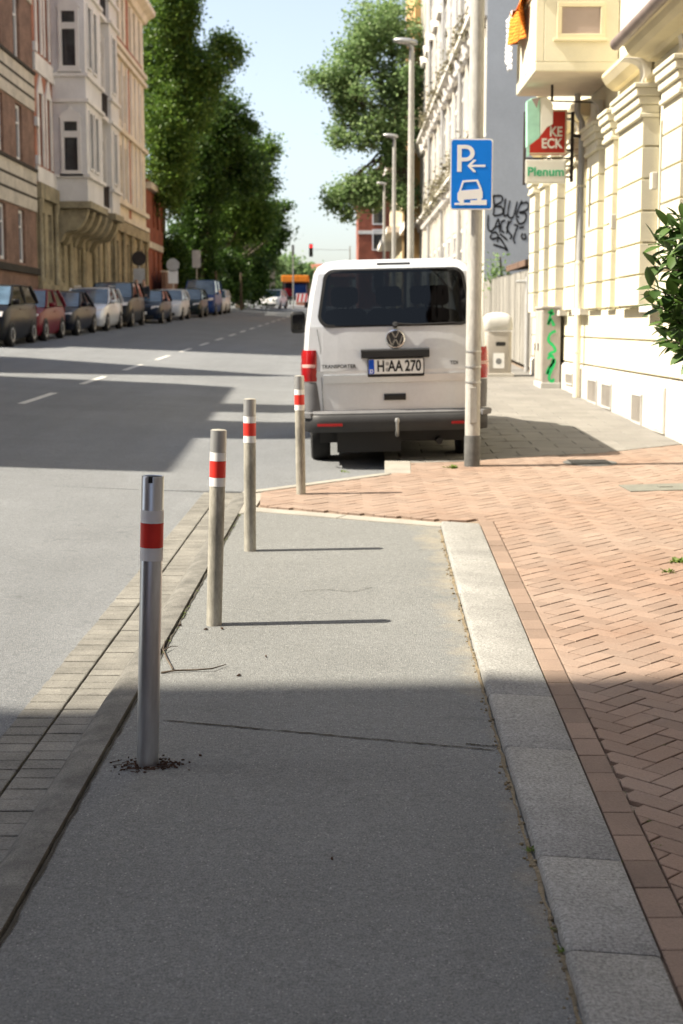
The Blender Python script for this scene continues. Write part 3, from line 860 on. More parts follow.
# car, seen from behind on a kerb
glyph([(40, 285), (50, 272), (60, 272), (60, 320), (48, 330), (40, 318)]); glyph([(50, 272), (165, 262), (172, 280), (172, 312), (60, 320), (50, 300)])
glyph([(66, 218), (146, 213), (147, 223), (70, 228)]); glyph([(66, 218), (74, 226), (58, 272), (48, 274)]); glyph([(146, 213), (138, 223), (157, 266), (168, 264)])
glyph([(50, 318), (74, 318), (74, 348), (52, 348)]); glyph([(142, 308), (166, 306), (166, 326), (144, 326)])
glyph([(25, 336), (193, 334), (193, 347), (25, 347)]); glyph([(108, 322), (193, 320), (193, 334), (108, 335)])
p.build('pictogram', M['signwhite'], t)
for zz in (zb + .12, zt - .12):
    p = MB(); p.lathe([(.071, zz - .012), (.082, zz - .012), (.082, zz + .012), (.071, zz + .012)], c=(px_, py_, 0), n=20); p.build('clamp', M['steel'], t)

# ------------------------------------------------------------------ silver van
VY = 14.66
vx = at(398, 400, VY).x
vz = roadz(vx - .75, VY + 1.0) - SLOPE * 1.0 + .0
van = thing('parked_van', 'silver van with dark rear window parked half on the pavement', 'van', (vx, VY, vz), rot=(math.atan(SLOPE), R(-1.3), R(.3)))
Wv = .952; Lv = 4.95
HW = [(.45, .905), (.56, .935), (.60, .94), (.95, .952), (1.03, .952), (1.25, .945), (1.48, .925), (1.80, .875), (2.02, .825), (2.09, .785), (2.135, .70), (2.155, .55)]
def rear_y(z, x=0):
    y = .06 if z < .62 else .045
    if z > .98: y = .03 + (z - .98) * .05
    if z > 1.45: y = .0535 + (z - 1.45) * .19
    if z > 2.05: y += (z - 2.05) * 1.2
    return y + .05 * (abs(x) / .95) ** 4
def half(z):
    for (a, b), (c, d) in zip(HW[:-1], HW[1:]):
        if z <= c: return b + (d - b) * max(0, (z - a)) / (c - a)
    return HW[-1][1]
zs = [h[0] for h in HW]
b = MB()
NX = 12
# rear skin
grid = []
for z in zs:
    hw = half(z) - .05
    grid.append([(hw * (2 * k / NX - 1), rear_y(z, hw * (2 * k / NX - 1)), z) for k in range(NX + 1)])
for j in range(len(zs) - 1):
    for k in range(NX):
        if 1.47 < zs[j] < 1.9 and 1 <= k <= NX - 2: continue           # opening for the rear window
        b.quad(grid[j][k], grid[j][k + 1], grid[j + 1][k + 1], grid[j + 1][k])
# sides: rings from rear corner to the nose
def ring(yy, inset, zscale=1., narrow=0.):
    pts = []
    for z in zs:
        pts.append((half(z) - inset - narrow, yy(z) if callable(yy) else yy, .45 + (z - .45) * zscale))
    return pts
rings = [ring(lambda z: rear_y(z, half(z) - .05), .05), ring(lambda z: rear_y(z, .95) + .02, .022), ring(lambda z: rear_y(z, .95) + .07, .004), ring(lambda z: rear_y(z, .95) + .2, 0.)]
for yy, zsc, nar in [(1.2, 1, 0), (2.4, 1, 0), (3.3, .995, 0)]: rings.append(ring(yy, 0, zsc, nar))
for sgn in (-1, 1):
    rr = [[(sgn * x, y, z) for x, y, z in r] for r in rings]
    b.loft(rr, caps=False, closed=False)
# roof
for r0, r1 in zip(rings[:-1], rings[1:]):
    a, c = r0[-1], r1[-1]
    b.quad((-a[0], a[1], a[2]), (a[0], a[1], a[2]), (c[0], c[1], c[2] + (.0)), (-c[0], c[1], c[2]))
# front: windscreen slope and bonnet
fr_ = [[(s * (half(z) - nar), y, zz) for s, (z, y, zz, nar) in ((-1, q), (1, q))] for q in
       [(2.155, 3.3, 2.145, 0), (1.9, 3.75, 1.85, .03), (1.48, 4.25, 1.28, .02), (1.2, 4.75, 1.10, .05), (1.0, 4.92, .85, .1), (.6, 4.95, .55, .12), (.4, 4.9, .38, .1)]]
for q_, (a, c) in enumerate(zip(fr_[:-1], fr_[1:])):
    if q_ > 1: b.quad(a[0], a[1], c[1], c[0])
r = rings[-1]
for sgn in (-1, 1):
    side = [(sgn * x, y, z) for x, y, z in r]
    front = [c[0 if sgn < 0 else 1] for c in fr_]
    # fan the side of the cab
    prof = [side[-1], front[1], front[2], front[3], front[4], front[5], front[6], (sgn * half(.45), 3.3, .45)]
    low = [(sgn * half(z), 3.3, z) for z in (2.155, 1.8, 1.48, 1.25, 1.03, .7, .58, .45)]
    for k in range(7): b.quad(prof[k], prof[k + 1], low[k + 1], low[k])
b.quad((-.9, .1, .42), (.9, .1, .42), (.9, 4.8, .42), (-.9, 4.8, .42))
b.build('body', M['silver'], van, smooth=32, world=False)
def rearpoly(name, pts, mtl, t=.006, lift=.0, parent=None, bevel=0, smooth=None):
    q = MB(); n = len(pts)
    cx = sum(u for u, v in pts) / n; cz = sum(v for u, v in pts) / n
    back = [(u, rear_y(v, u) + .01, v) for u, v in pts]; front = [(u, rear_y(v, u) - t - lift, v) for u, v in pts]
    q.prism(back, front, caps=False)
    # capped with a fan so the panel follows the curved rear
    rows = []
    q.add(front + [(cx, rear_y(cz, cx) - t - lift, cz)], [(i, (i + 1) % n, n) for i in range(n)])
    return q.build(name, mtl, van if parent is None else parent, bevel=bevel, smooth=smooth, world=False, sub=parent is not None)
def bandpoly(name, u0, u1, v0, v1, mtl, t, r=.02, nx=14, parent=None):
    """a strip across the rear that follows its curve"""
    q = MB(); us = [u0 + (u1 - u0) * k / nx for k in range(nx + 1)]
    lines = []
    for v, tt in ((v0, -.01), (v0, t * .6), (v0 + (v1 - v0) * .15, t), (v1 - (v1 - v0) * .15, t), (v1, t * .6), (v1, -.01)):
        lines.append([(u, rear_y(v, u) - tt, v) for u in us])
    q.loft(lines, caps=False, closed=False)
    for e in (0, -1): q.add([l[e] for l in lines], [tuple(range(len(lines)))])
    return q.build(name, mtl, van if parent is None else parent, smooth=50, world=False, sub=parent is not None)
# rear window: rounded trapezoid
def rtrap(hw0, hw1, z0, z1, r, n=6):
    base = rrect(-1, 1, z0, z1, r, n); out = []
    for u, v in base:
        k = (v - z0) / (z1 - z0); hw = hw0 + (hw1 - hw0) * k
        e = 1 - abs(u); out.append((math.copysign(hw - e * (1 if r < 1 else 1), u) if abs(u) > .5 else u, v))
    return out
win = rtrap(.80, .725, 1.475, 2.055, .09)
wb = MB(); 
def window_grid(name, hw0, hw1, z0, z1, mtl, lift, rad):
    q = MB(); NXg, NZ = 24, 40; rows = []
    for j in range(NZ + 1):
        v = z0 + (z1 - z0) * (j / NZ); k = j / NZ
        hw = hw0 + (hw1 - hw0) * k
        dz = min(v - z0, z1 - v)
        if dz < rad: hw -= rad - math.sqrt(max(0, rad * rad - (rad - dz) ** 2))
        rows.append([(hw * (2 * i / NXg - 1), v) for i in range(NXg + 1)])
    rows = [[(u, rear_y(v, u) - lift, v) for u, v in r] for r in rows]
    for j in range(NZ):
        for i in range(NXg): q.quad(rows[j][i], rows[j][i + 1], rows[j + 1][i + 1], rows[j + 1][i])
    rim = rows[0] + [r[-1] for r in rows[1:]] + rows[-1][::-1][1:] + [r[0] for r in rows[::-1][1:-1]]
    n = len(rim); q.prism([(a, b_ + .02, c) for a, b_, c in rim], rim, caps=False)
    return q.build(name, mtl, van, smooth=40, world=False)
rim_pts = []
def rim_row(hw0, hw1, z0, z1, rad, n=9):
    out = []
    for cx, cz, a0 in ((hw1 - rad, z1 - rad, 0), (-hw1 + rad, z1 - rad, 90), (-hw0 + rad, z0 + rad, 180), (hw0 - rad, z0 + rad, 270)):
        for k in range(n): a = R(a0 + 90 * k / (n - 1)); out.append((cx + rad * math.cos(a), cz + rad * math.sin(a)))
    return out
q = MB(); q.loft([[(u, rear_y(v, u) - .012, v) for u, v in rim_row(.788, .730, 1.472, 2.062, .12)], [(u, rear_y(v, u) - .013, v) for u, v in rim_row(.758, .700, 1.502, 2.034, .10)], [(u, rear_y(v, u) + .03, v) for u, v in rim_row(.752, .694, 1.508, 2.028, .10)]], caps=False)
q.build('window_seal', M['black'], van, smooth=30, world=False)
rw = window_grid('rear_window', .770, .712, 1.490, 2.046, M['reartint'], .010, .11)
tg = MB()   # tailgate shut line
def seam(pts, wd=.005):
    q = MB()
    for (a, c) in zip(pts[:-1], pts[1:]):
        d = Vector((c[0] - a[0], c[1] - a[1])); d.normalize(); nr = Vector((-d.y, d.x)) * wd / 2
        cs = [(a[0] + nr.x, a[1] + nr.y), (c[0] + nr.x, c[1] + nr.y), (c[0] - nr.x, c[1] - nr.y), (a[0] - nr.x, a[1] - nr.y)]
        q.quad(*[(u, rear_y(v, u) - .0025, v) for u, v in cs])
    return q
sm = seam([(-.80, 1.46), (-.770, 1.27), (-.765, .95), (-.755, .62)]); sm2 = seam([(.755, .62), (.765, .95), (.770, 1.27), (.80, 1.46)]); sm.add(sm2.v, sm2.f)
sm.build('tailgate_gap', M['plastic'], van, world=False)
bandpoly('tailgate_crease', -.745, .745, .905, .985, M['silver'], .020)
# lights
for sgn in (-1, 1):
    def T(pts): return [(sgn * u, v) for u, v in pts]
    def patch(name, d0, z0, z1, t, mtl, parent=None, dmin=-.004, nz=6):
        cols = [d for d in (d0, .12, .085, .05, .022, .004, dmin) if d <= d0 and d >= dmin]
        yo = {.05: 0, .022: .02, .004: .07, -.004: .17}
        q = MB(); rows = []
        zz_ = [z0 - .0005] + [z0 + (z1 - z0) * k / nz for k in range(nz + 1)] + [z1 + .0005]
        for m_, z in enumerate(zz_):
            tt = -.02 if m_ in (0, nz + 2) else (t * .5 if m_ in (1, nz + 1) else t)
            row = []
            for c_, d in enumerate(cols):
                t2 = -.02 if (c_ == 0) else (tt * .6 if c_ == 1 and tt > 0 else tt)
                k_ = 1 if d > .03 else (.7 if d > .01 else (.3 if d > 0 else 0))
                row.append((sgn * (half(z) - d + (1 - k_) * max(t2, -.02)), rear_y(z, half(z) - d) + yo.get(d, 0) - k_ * t2, z))
            rows.append(row)
        q.loft(rows, caps=False, closed=False)
        return q.build(name, mtl, van if parent is None else parent, smooth=35, world=False, sub=parent is not None)
    tl = patch('tail_light', .165, .925, 1.245, .022, M['lampred'])
    patch('indicator_lens', .150, 1.045, 1.125, .028, M['lamppink'], tl, dmin=.004, nz=2)
    patch('corner_panel', .17, .625, .915, .010, M['plasticlt'])
    patch('bumper_end', .10, .54, .612, .085, M['plasticlt'], dmin=.004)
    q = bandpoly('reflector', min(sgn * .56, sgn * .82), max(sgn * .56, sgn * .82), .462, .497, M['lampred'], .108, nx=6)
    # side windows and door details
    q = MB()
    for (y0, y1) in ((.45, 1.45), (1.55, 2.45), (2.6, 3.4)):
        q.prism([(sgn * (half(v) - .005), u, v) for u, v in rrect(y0, y1, 1.45, 1.98, .06)], [(sgn * (half(v) + .006), u, v) for u, v in rrect(y0, y1, 1.45, 1.98, .06)])
    q.build('side_glass', M['glass'], van, world=False)
    q = MB(); q.box(min(sgn * .94, sgn * .975), max(sgn * .94, sgn * .975), .9, 3.6, .62, .74); q.build('side_strip', M['plastic'], van, bevel=.01, world=False)
    # mirror
    q = MB(); rings_ = []
    for yy, sc_ in ((3.28, .8), (3.30, 1), (3.36, 1), (3.44, .85), (3.48, .5)):
        rings_.append([(sgn * (1.075 + u * sc_ * .9), yy, 1.46 + v * sc_) for u, v in rrect(-.10, .10, -.135, .135, .05)])
    q.loft(rings_); q.box(min(sgn * .90, sgn * 1.0), max(sgn * .90, sgn * 1.0), 3.34, 3.42, 1.34, 1.42); mr_ = q.build('mirror', M['black'], van, smooth=50, world=False)
    q = MB(); q.prism([(sgn * (1.075 + u), 3.2795, 1.46 + v) for u, v in rrect(-.065, .065, -.095, .095, .03)], [(sgn * (1.075 + u), 3.2765, 1.46 + v) for u, v in rrect(-.065, .065, -.095, .095, .03)])
    q.build('mirror_glass', M['glass'], mr_, sub=True)
    # wheels
    for wy in (1.0, 4.0):
        q = MB(); rr_ = .335
        prof = [(.20, -.10), (.30, -.105), (.328, -.085), (.335, -.05), (.335, .05), (.328, .085), (.30, .105), (.20, .10)]
        q.loft([[(sgn * .80 + z, wy + r_ * math.cos(a), rr_ + r_ * math.sin(a)) for a in [k * 6.2832 / 28 for k in range(28)]] for r_, z in prof])
        wh = q.build('wheel', M['rubber'], van, smooth=40, world=False)
        q = MB(); q.loft([[(sgn * (.80 + z), wy + r_ * math.cos(a), rr_ + r_ * math.sin(a)) for a in [k * 6.2832 / 24 for k in range(24)]] for r_, z in [(.20, .06), (.205, .108), (.18, .10), (.06, .085), (.05, .115), (.001, .115)]])
        q.build('rim', M['steel'], wh, smooth=40, sub=True)
# bumper
q = MB(); us = [-.95 + 1.9 * k / 22 for k in range(23)]
prof = [(.405, -.0), (.40, .05), (.44, .085), (.50, .095), (.565, .09), (.585, .065), (.59, -.01)]
q.loft([[(u, rear_y(v, u) - t + .12 * max(0, abs(u) - .86) / .09, v) for u in us] for v, t in prof], caps=False, closed=False)
bump = q.build('bumper', M['plastic'], van, smooth=50, world=False)
q = MB(); q.loft([[(u, rear_y(v, u) - t + .12 * max(0, abs(u) - .86) / .09, v) for u in us[1:-1]] for v, t in [(.588, .0), (.592, .067), (.612, .05), (.62, .0)]], caps=False, closed=False)
q.build('bumper_step', M['plasticlt'], bump, smooth=50, sub=True)
# tow bar
q = MB(); q.tube([(0, .10, .38), (0, -.03, .36), (0, -.10, .42), (0, -.10, .50)], .017, 10); q.lathe([(.001, .49), (.022, .50), (.026, .522), (.018, .545), (.001, .548)], c=(0, -.10, 0), n=14)
q.build('tow_hook', M['steel'], van, smooth=50, world=False)
# plate and handle bar
bandpoly('plate_recess', -.305, .305, .925, 1.16, M['silver'], -.002)
bandpoly('handle_bar', -.355, .345, 1.155, 1.245, M['black'], .055)
q = MB(); q.prism([(u, rear_y(1.06) - .012, v) for u, v in rrect(-.29, .29, .962, 1.15, .012)], [(u, rear_y(1.06) - .022, v) for u, v in rrect(-.29, .29, .962, 1.15, .012)])
pf = q.build('plate_frame', M['black'], van, world=False)
q = MB(); yp = rear_y(1.06) - .0225; q.prism([(u, yp + .001, v) for u, v in rrect(-.28, .28, .992, 1.142, .01)], [(u, yp - .003, v) for u, v in rrect(-.28, .28, .992, 1.142, .01)])
pl_ = q.build('number_plate', M['plate'], van, world=False)
q = MB(); q.prism([(u, yp - .0028, v) for u, v in rrect(-.278, -.222, .995, 1.139, .008)], [(u, yp - .0042, v) for u, v in rrect(-.278, -.222, .995, 1.139, .008)])
q.build('country_strip', M['euroblue'], pl_, sub=True)
font('H', .155, M['ink'], pl_, face_cam(-.155, yp - .0045, 1.066) @ Matrix.Diagonal((.72, 1, 1, 1)), 'lettering', .0008, .004)
font('AA', .155, M['ink'], pl_, face_cam(-.005, yp - .0045, 1.066) @ Matrix.Diagonal((.72, 1, 1, 1)), 'lettering', .0008, .004)
font('270', .155, M['ink'], pl_, face_cam(.175, yp - .0045, 1.066) @ Matrix.Diagonal((.72, 1, 1, 1)), 'lettering', .0008, .004)
q = MB()
for zc in (1.095, 1.035):
    q.prism([(-.088 + .020 * math.cos(k * .6283), yp - .003, zc + .020 * math.sin(k * .6283)) for k in range(10)], [(-.088 + .020 * math.cos(k * .6283), yp - .0045, zc + .020 * math.sin(k * .6283)) for k in range(10)])
q.build('registration_seal', M['steel'], pl_, sub=True)
font('D', .05, M['signwhite'], pl_, face_cam(-.25, yp - .0049, 1.02), 'lettering', .0006, .001)
# emblem: ring with a V over a W
q = MB(); ez = 1.345; ey = rear_y(ez) - .004; n = 28
q.loft([[(r_ * math.cos(a), ey - dy, ez + r_ * math.sin(a)) for a in [k * 6.2832 / n for k in range(n)]] for r_, dy in [(.098, -.004), (.098, .008), (.092, .013), (.083, .013), (.079, .006), (.001, .006)]])
em = q.build('emblem', M['chrome'], van, smooth=40, world=False)
q = MB(); q.prism([(.079 * math.cos(k * 6.2832 / n), ey - .0062, ez + .079 * math.sin(k * 6.2832 / n)) for k in range(n)], [(.079 * math.cos(k * 6.2832 / n), ey - .0068, ez + .079 * math.sin(k * 6.2832 / n)) for k in range(n)])
q.build('emblem_ground', M['plastic'], em, sub=True)
q = MB()
def stroke(p0, p1, wd=.017):
    d = Vector((p1[0] - p0[0], p1[1] - p0[1])).normalized(); nr = Vector((-d.y, d.x)) * wd / 2
    cs = [(p0[0] + nr.x, p0[1] + nr.y), (p1[0] + nr.x, p1[1] + nr.y), (p1[0] - nr.x, p1[1] - nr.y), (p0[0] - nr.x, p0[1] - nr.y)]
    q.prism([(u, ey - .0066, ez + v) for u, v in cs], [(u, ey - .012, ez + v) for u, v in cs])
for s in (-1, 1):
    stroke((s * .036, .074), (s * .003, .012)); stroke((s * .074, .036), (s * .036, -.070)); stroke((s * .036, -.070), (s * .004, -.004))
q.build('emblem_letters', M['chrome'], em, sub=True)
bandpoly('lower_handle', -.125, .10, .72, .785, M['black'], .012, nx=6)
bandpoly('brake_light', -.17, .17, 2.098, 2.120, M['black'], .010, nx=8)
q = MB(); q.tube([(.0, rear_y(1.50) - .02, 1.475), (.0, rear_y(1.50) - .05, 1.50)], .028, 10)
q.tube([(0, rear_y(1.5) - .045, 1.50), (.2, rear_y(1.5, .2) - .03, 1.488), (.62, rear_y(1.5, .6) - .03, 1.498)], [.012, .010, .007], 6)
q.build('wiper', M['black'], van, smooth=50, world=False)
font('TRANSPORTER', .052, M['plastic'], van, face_cam(-.585, rear_y(1.06, .6) - .008, 1.075), 'lettering', .002, .001)
font('TDI', .052, M['plastic'], van, face_cam(.60, rear_y(1.08, .6) - .008, 1.09), 'lettering', .002, .001)
# cabin: benches with head restraints, dashboard
for yy in (1.15, 2.05, 3.0):
    for xx in ((-.52, 0, .52) if yy < 2.5 else (-.45, .45)):
        q = MB(); q.loft([[(xx + u * k, yy + d + .16 * (v - 1.0), v) for u, v in rrect(-.24, .24, .95, 1.62, .10)] for d, k in ((-.06, .94), (-.04, 1), (.05, 1), (.07, .94))])
        st_ = q.build('seat', M['cabin'], van, smooth=50, world=False)
        q = MB(); q.loft([[(xx + u * k, yy + .10 + d, v) for u, v in rrect(-.13, .13, 1.66, 1.88, .06)] for d, k in ((-.05, .9), (-.03, 1), (.04, 1), (.06, .9))])
        for u in (-.06, .06): q.tube([(xx + u, yy + .10, 1.58), (xx + u, yy + .10, 1.68)], .008, 6)
        q.build('head_restraint', M['cabin'], st_, smooth=50, sub=True)
q = MB(); q.prism([(-.86, 3.9, 1.0), (.86, 3.9, 1.0), (.86, 4.3, 1.0), (-.86, 4.3, 1.0)], [(-.84, 3.75, 1.30), (.84, 3.75, 1.30), (.84, 4.2, 1.28), (-.84, 4.2, 1.28)]); q.build('dashboard', M['cabin'], van, bevel=.03, world=False)
q = MB(); q.box(-.84, .84, .12, 3.9, .60, .70); q.box(-.66, .66, .42, 3.2, 2.09, 2.11)
for s in (-1, 1): q.box(min(s * .88, s * .90), max(s * .88, s * .90), .15, 3.3, .7, 1.45)
q.build('cabin_lining', M['cabin'], van, world=False)
# underside
q = MB(); q.box(-.80, .80, .35, 4.6, .26, .44); q.box(-.62, .05, .2, .9, .17, .40); q.box(-.75, .75, .92, 1.08, .28, .40); q.tube([(.45, .18, .27), (.45, 1.2, .27)], .035, 10)
q.build('underbody', M['black'], van, world=False)
q = MB(); q.prism([(u, 4.962, v) for u, v in rrect(-.26, .26, .5, .61, .01)], [(u, 4.972, v) for u, v in rrect(-.26, .26, .5, .61, .01)]); q.build('front_plate', M['plate'], van, world=False)
q = MB(); q.quad((-.80, 3.34, 2.10), (.80, 3.34, 2.10), (.88, 4.25, 1.26), (-.88, 4.25, 1.26)); o = q.build('windscreen', M['cleartint'], van, world=False); o.location = (0, .02, .02)
for s in (-1, 1):
    q = MB(); q.prism([(s * u, 4.83, v) for u, v in rrect(.52, .84, .86, 1.06, .05)], [(s * u, 4.94, v) for u, v in rrect(.52, .82, .86, 1.03, .05)]); q.build('headlight', M['lampwhite'], van, world=False)
# ------------------------------------------------------------------ houses
def facade(parent, m, X, n, y0, y1, z0, z1, ops, depth=.22, name='wall', back=9.0):
    b = MB()
    ysn = sorted({y0, y1, *[o[0] for o in ops], *[o[1] for o in ops]}); zsn = sorted({z0, z1, *[o[2] for o in ops], *[o[3] for o in ops]})
    for ya, yb in zip(ysn[:-1], ysn[1:]):
        for za, zb_ in zip(zsn[:-1], zsn[1:]):
            cy, cz = (ya + yb) / 2, (za + zb_) / 2
            if any(o[0] < cy < o[1] and o[2] < cz < o[3] for o in ops): continue
            b.quad((X, ya, za), (X, yb, za), (X, yb, zb_), (X, ya, zb_))
    Xi = X - n * depth
    for ya, yb, za, zb_ in [o[:4] for o in ops]:
        b.quad((X, ya, za), (Xi, ya, za), (Xi, ya, zb_), (X, ya, zb_)); b.quad((X, yb, za), (Xi, yb, za), (Xi, yb, zb_), (X, yb, zb_))
        b.quad((X, ya, za), (X, yb, za), (Xi, yb, za), (Xi, ya, za)); b.quad((X, ya, zb_), (X, yb, zb_), (Xi, yb, zb_), (Xi, ya, zb_))
        b.quad((Xi, ya, za), (Xi, yb, za), (Xi, yb, zb_), (Xi, ya, zb_))
    Xb = X - n * back
    b.quad((X, y0, z0), (Xb, y0, z0), (Xb, y0, z1), (X, y0, z1)); b.quad((X, y1, z0), (Xb, y1, z0), (Xb, y1, z1), (X, y1, z1))
    b.quad((X, y0, z1), (X, y1, z1), (Xb, y1, z1), (Xb, y0, z1)); b.quad((Xb, y0, z0), (Xb, y1, z0), (Xb, y1, z1), (Xb, y0, z1))
    return b.build(name, m, parent)
def window(parent, X, n, o, depth=.22, frame='wframe', fw=.09, mull=True, trans=True):
    ya, yb, za, zb_ = o[:4]
    x0, x1 = X - n * (depth - .005), X - n * (depth - .09)
    x0, x1 = min(x0, x1), max(x0, x1)
    b = MB()
    b.box(x0, x1, ya, ya + fw, za, zb_); b.box(x0, x1, yb - fw, yb, za, zb_)
    b.box(x0, x1, ya + fw, yb - fw, za, za + fw); b.box(x0, x1, ya + fw, yb - fw, zb_ - fw, zb_)
    if mull: c = (ya + yb) / 2; b.box(x0 + .005, x1 - .005, c - .035, c + .035, za + fw, zb_ - fw)
    if trans:
        c = za + (zb_ - za) * .68
        b.box(x0 + .006, x1 - .006, ya + fw, yb - fw, c - .035, c + .035)
    w_ = b.build('window', M[frame], parent)
    p = MB(); xx = X - n * (depth - .025)
    p.quad((xx, ya + fw, za + fw), (xx, yb - fw, za + fw), (xx, yb - fw, zb_ - fw), (xx, ya + fw, zb_ - fw))
    p.build('pane', M['wglass'], w_, sub=True)
    return w_
def sill(parent, X, n, o, m, out=.10, h=.10, ex=.08):
    b = MB(); xa, xb = X - n * .02, X + n * out
    b.box(min(xa, xb), max(xa, xb), o[0] - ex, o[1] + ex, o[2] - h, o[2] - .003)
    return b.build('window_sill', m, parent)
def strip(parent, X, n, y0, y1, z0, z1, m, out, name='string_course', inn=.02):
    b = MB(); xa, xb = X - n * inn, X + n * out
    b.box(min(xa, xb), max(xa, xb), y0, y1, z0, z1); return b.build(name, m, parent)
def profile_strip(parent, X, n, y0, y1, prof, m, name='cornice'):
    """prof: (out, z) polyline extruded along the facade"""
    b = MB(); b.loft([[(X + n * o, y, z) for o, z in prof] for y in (y0, y1)]); return b.build(name, m, parent)

# ---- the cream house on the right
HX = WALLX
yh = thing('cream_house', 'sunlit cream stucco house with grooved piers, cornice and balcony, beside the pavement', 'house', (HX, 22, P(22)))
Y0, Y1 = 9.5, 29.2
piers = [(10.2, 11.3), (12.3, 13.4), (14.2, 15.4), (16.3, 17.25), (18.2, 19.75), (20.35, 20.95), (21.5, 22.5), (23.5, 24.6), (25.6, 26.4), (27.1, 27.7), (28.5, 29.2)]
HXr = HX + .02
ops = [(a[1] + .06, b_[0] - .06, 2.0, 4.25) for a, b_ in zip(piers[:-1], piers[1:]) if b_[0] - a[1] > .7]
up = [(y, y + 1.15, 6.3, 8.7) for y in (11.2, 13.6, 16.0, 18.4, 25.2, 27.8)] + [(y, y + 1.15, 10.2, 12.4) for y in (11.2, 13.6, 16.0, 18.4, 20.8, 23.0, 25.2, 27.8)] + [(21.6, 22.7, 5.5, 8.5)]
facade(yh, M['cream'], HXr, -1, Y0, Y1, 0.0, 14.0, ops + up, depth=.26)
for o in ops: window(yh, HXr, -1, o, depth=.26); sill(yh, HXr, -1, o, M['plinth'], out=.22, h=.10, ex=-.03)
for o in up: window(yh, HXr, -1, o, depth=.26); sill(yh, HXr, -1, o, M['creamdk'])
# grooved lower wall and piers, courses 0.395 high
def courses(y0, y1, x, thick, z0, z1, name, m, step=.395, gr=.026):
    b = MB(); z = z0
    while z < z1 - .05:
        t = min(z + step, z1)
        b.box(x - thick, x, y0, y1, z + gr, t); b.box(x - thick + .045, x, y0 + .035, y1 - .035, z, z + gr)
        z = t
    return b.build(name, m, yh, bevel=.006)
courses(Y0, Y1, HX + .018, .078, 1.10, 1.96, 'lower_wall', M['cream'], step=.43)
for a, c in piers:
    wide = c - a > 1.2
    courses(a, c, HX + .015, .21 if wide else .17, 1.965, 4.30, 'pier', M['cream'])
    th = .21 if wide else .17
    b = MB()
    for (z0, z1, o) in ((4.303, 4.36, .035), (4.363, 4.46, .012), (4.463, 4.56, .05), (4.563, 4.66, .085), (4.663, 4.72, .11)):
        b.box(HX - th - o, HX + .01, a - o * .5, c + o * .5 * (c < 28.9), z0, z1)
    b.build('capital', M['cream'], yh, bevel=.012)
# plinth with cellar vents
b = MB(); b.prism([(HX - .10, Y0, -.2), (HX + .01, Y0, -.2), (HX + .01, Y1, -.2), (HX - .10, Y1, -.2)], [(HX - .10, Y0, 1.04), (HX + .01, Y0, 1.04), (HX + .01, Y1, 1.04), (HX - .10, Y1, 1.04)])
b.prism([(HX - .10, Y0, 1.04), (HX + .01, Y0, 1.04), (HX + .01, Y1, 1.04), (HX - .10, Y1, 1.04)], [(HX - .05, Y0, 1.095), (HX + .01, Y0, 1.095), (HX + .01, Y1, 1.095), (HX - .05, Y1, 1.095)])
b.build('plinth', M['plinth'], yh)
def wx(px, py, X):
    d = ray(px, py); t = X / d.x; return (d.y * t, CAMZ + d.z * t)
for (xa, xb, ya, yb) in [(632, 642, 392, 422), (602, 611.5, 382, 407), (588, 597, 378, 402), (566, 573, 372, 384)]:
    y1_, za = wx(xa, yb, HX - .10); y0_, _ = wx(xb, yb, HX - .10); _, zc = wx(xa, ya, HX - .10)
    zc = min(zc, .99)
    b = MB(); X = HX - .10
    for (a1, a2, c1, c2) in ((y0_, y1_, za, za + .03), (y0_, y1_, zc - .03, zc), (y0_, y0_ + .03, za + .03, zc - .03), (y1_ - .03, y1_, za + .03, zc - .03)):
        b.box(X - .02, X + .005, a1, a2, c1, c2)
    vf = b.build('vent', M['vent'], yh)
    b = MB(); k = y0_ + .05
    while k < y1_ - .04: b.box(X - .012, X - .002, k, k + .012, za + .031, zc - .031); k += .035
    b.quad((X - .0015, y0_ + .03, za + .03), (X - .0015, y1_ - .03, za + .03), (X - .0015, y1_ - .03, zc - .03), (X - .0015, y0_ + .03, zc - .03))
    b.build('grille', M['cabinet'], vf, sub=True)
b = MB(); b.box(HX - .125, HX - .095, 16.9, 17.5, .45, 1.0); b.box(HX - .132, HX - .125, 16.93, 17.47, .48, .97); b.build('meter_door', M['plinth'], yh, bevel=.004)
# cornice over the ground floor, with brown gutter on its near stretch
profile_strip(yh, HX, -1, Y0, Y1, [(-.01, 4.75), (.05, 4.75), (.06, 4.79), (.10, 4.80), (.10, 4.84), (-.01, 4.86)], M['creamdk'], 'string_course')
profile_strip(yh, HX, -1, Y0, 18.45, [(-.01, 5.02), (.10, 5.02), (.14, 5.06), (.30, 5.08), (.36, 5.13), (.40, 5.20), (.44, 5.22), (.44, 5.26), (-.01, 5.34)], M['creamdk'])
profile_strip(yh, HX, -1, 18.455, 20.9, [(-.01, 5.05), (.08, 5.05), (.18, 5.12), (.24, 5.22), (.24, 5.27), (-.01, 5.32)], M['creamdk'])
profile_strip(yh, HX, -1, 23.3, Y1 - .01, [(-.01, 5.05), (.08, 5.05), (.18, 5.12), (.24, 5.22), (.24, 5.27), (-.01, 5.32)], M['creamdk'])
b = MB(); n = 12
b.loft([[(HX - .50 + .075 * math.cos(a), y, 5.24 + .075 * math.sin(a)) for a in [k * 6.2832 / n for k in range(n)]] for y in (Y0, 18.5)])
b.build('gutter', M['gutter'], yh, smooth=40)
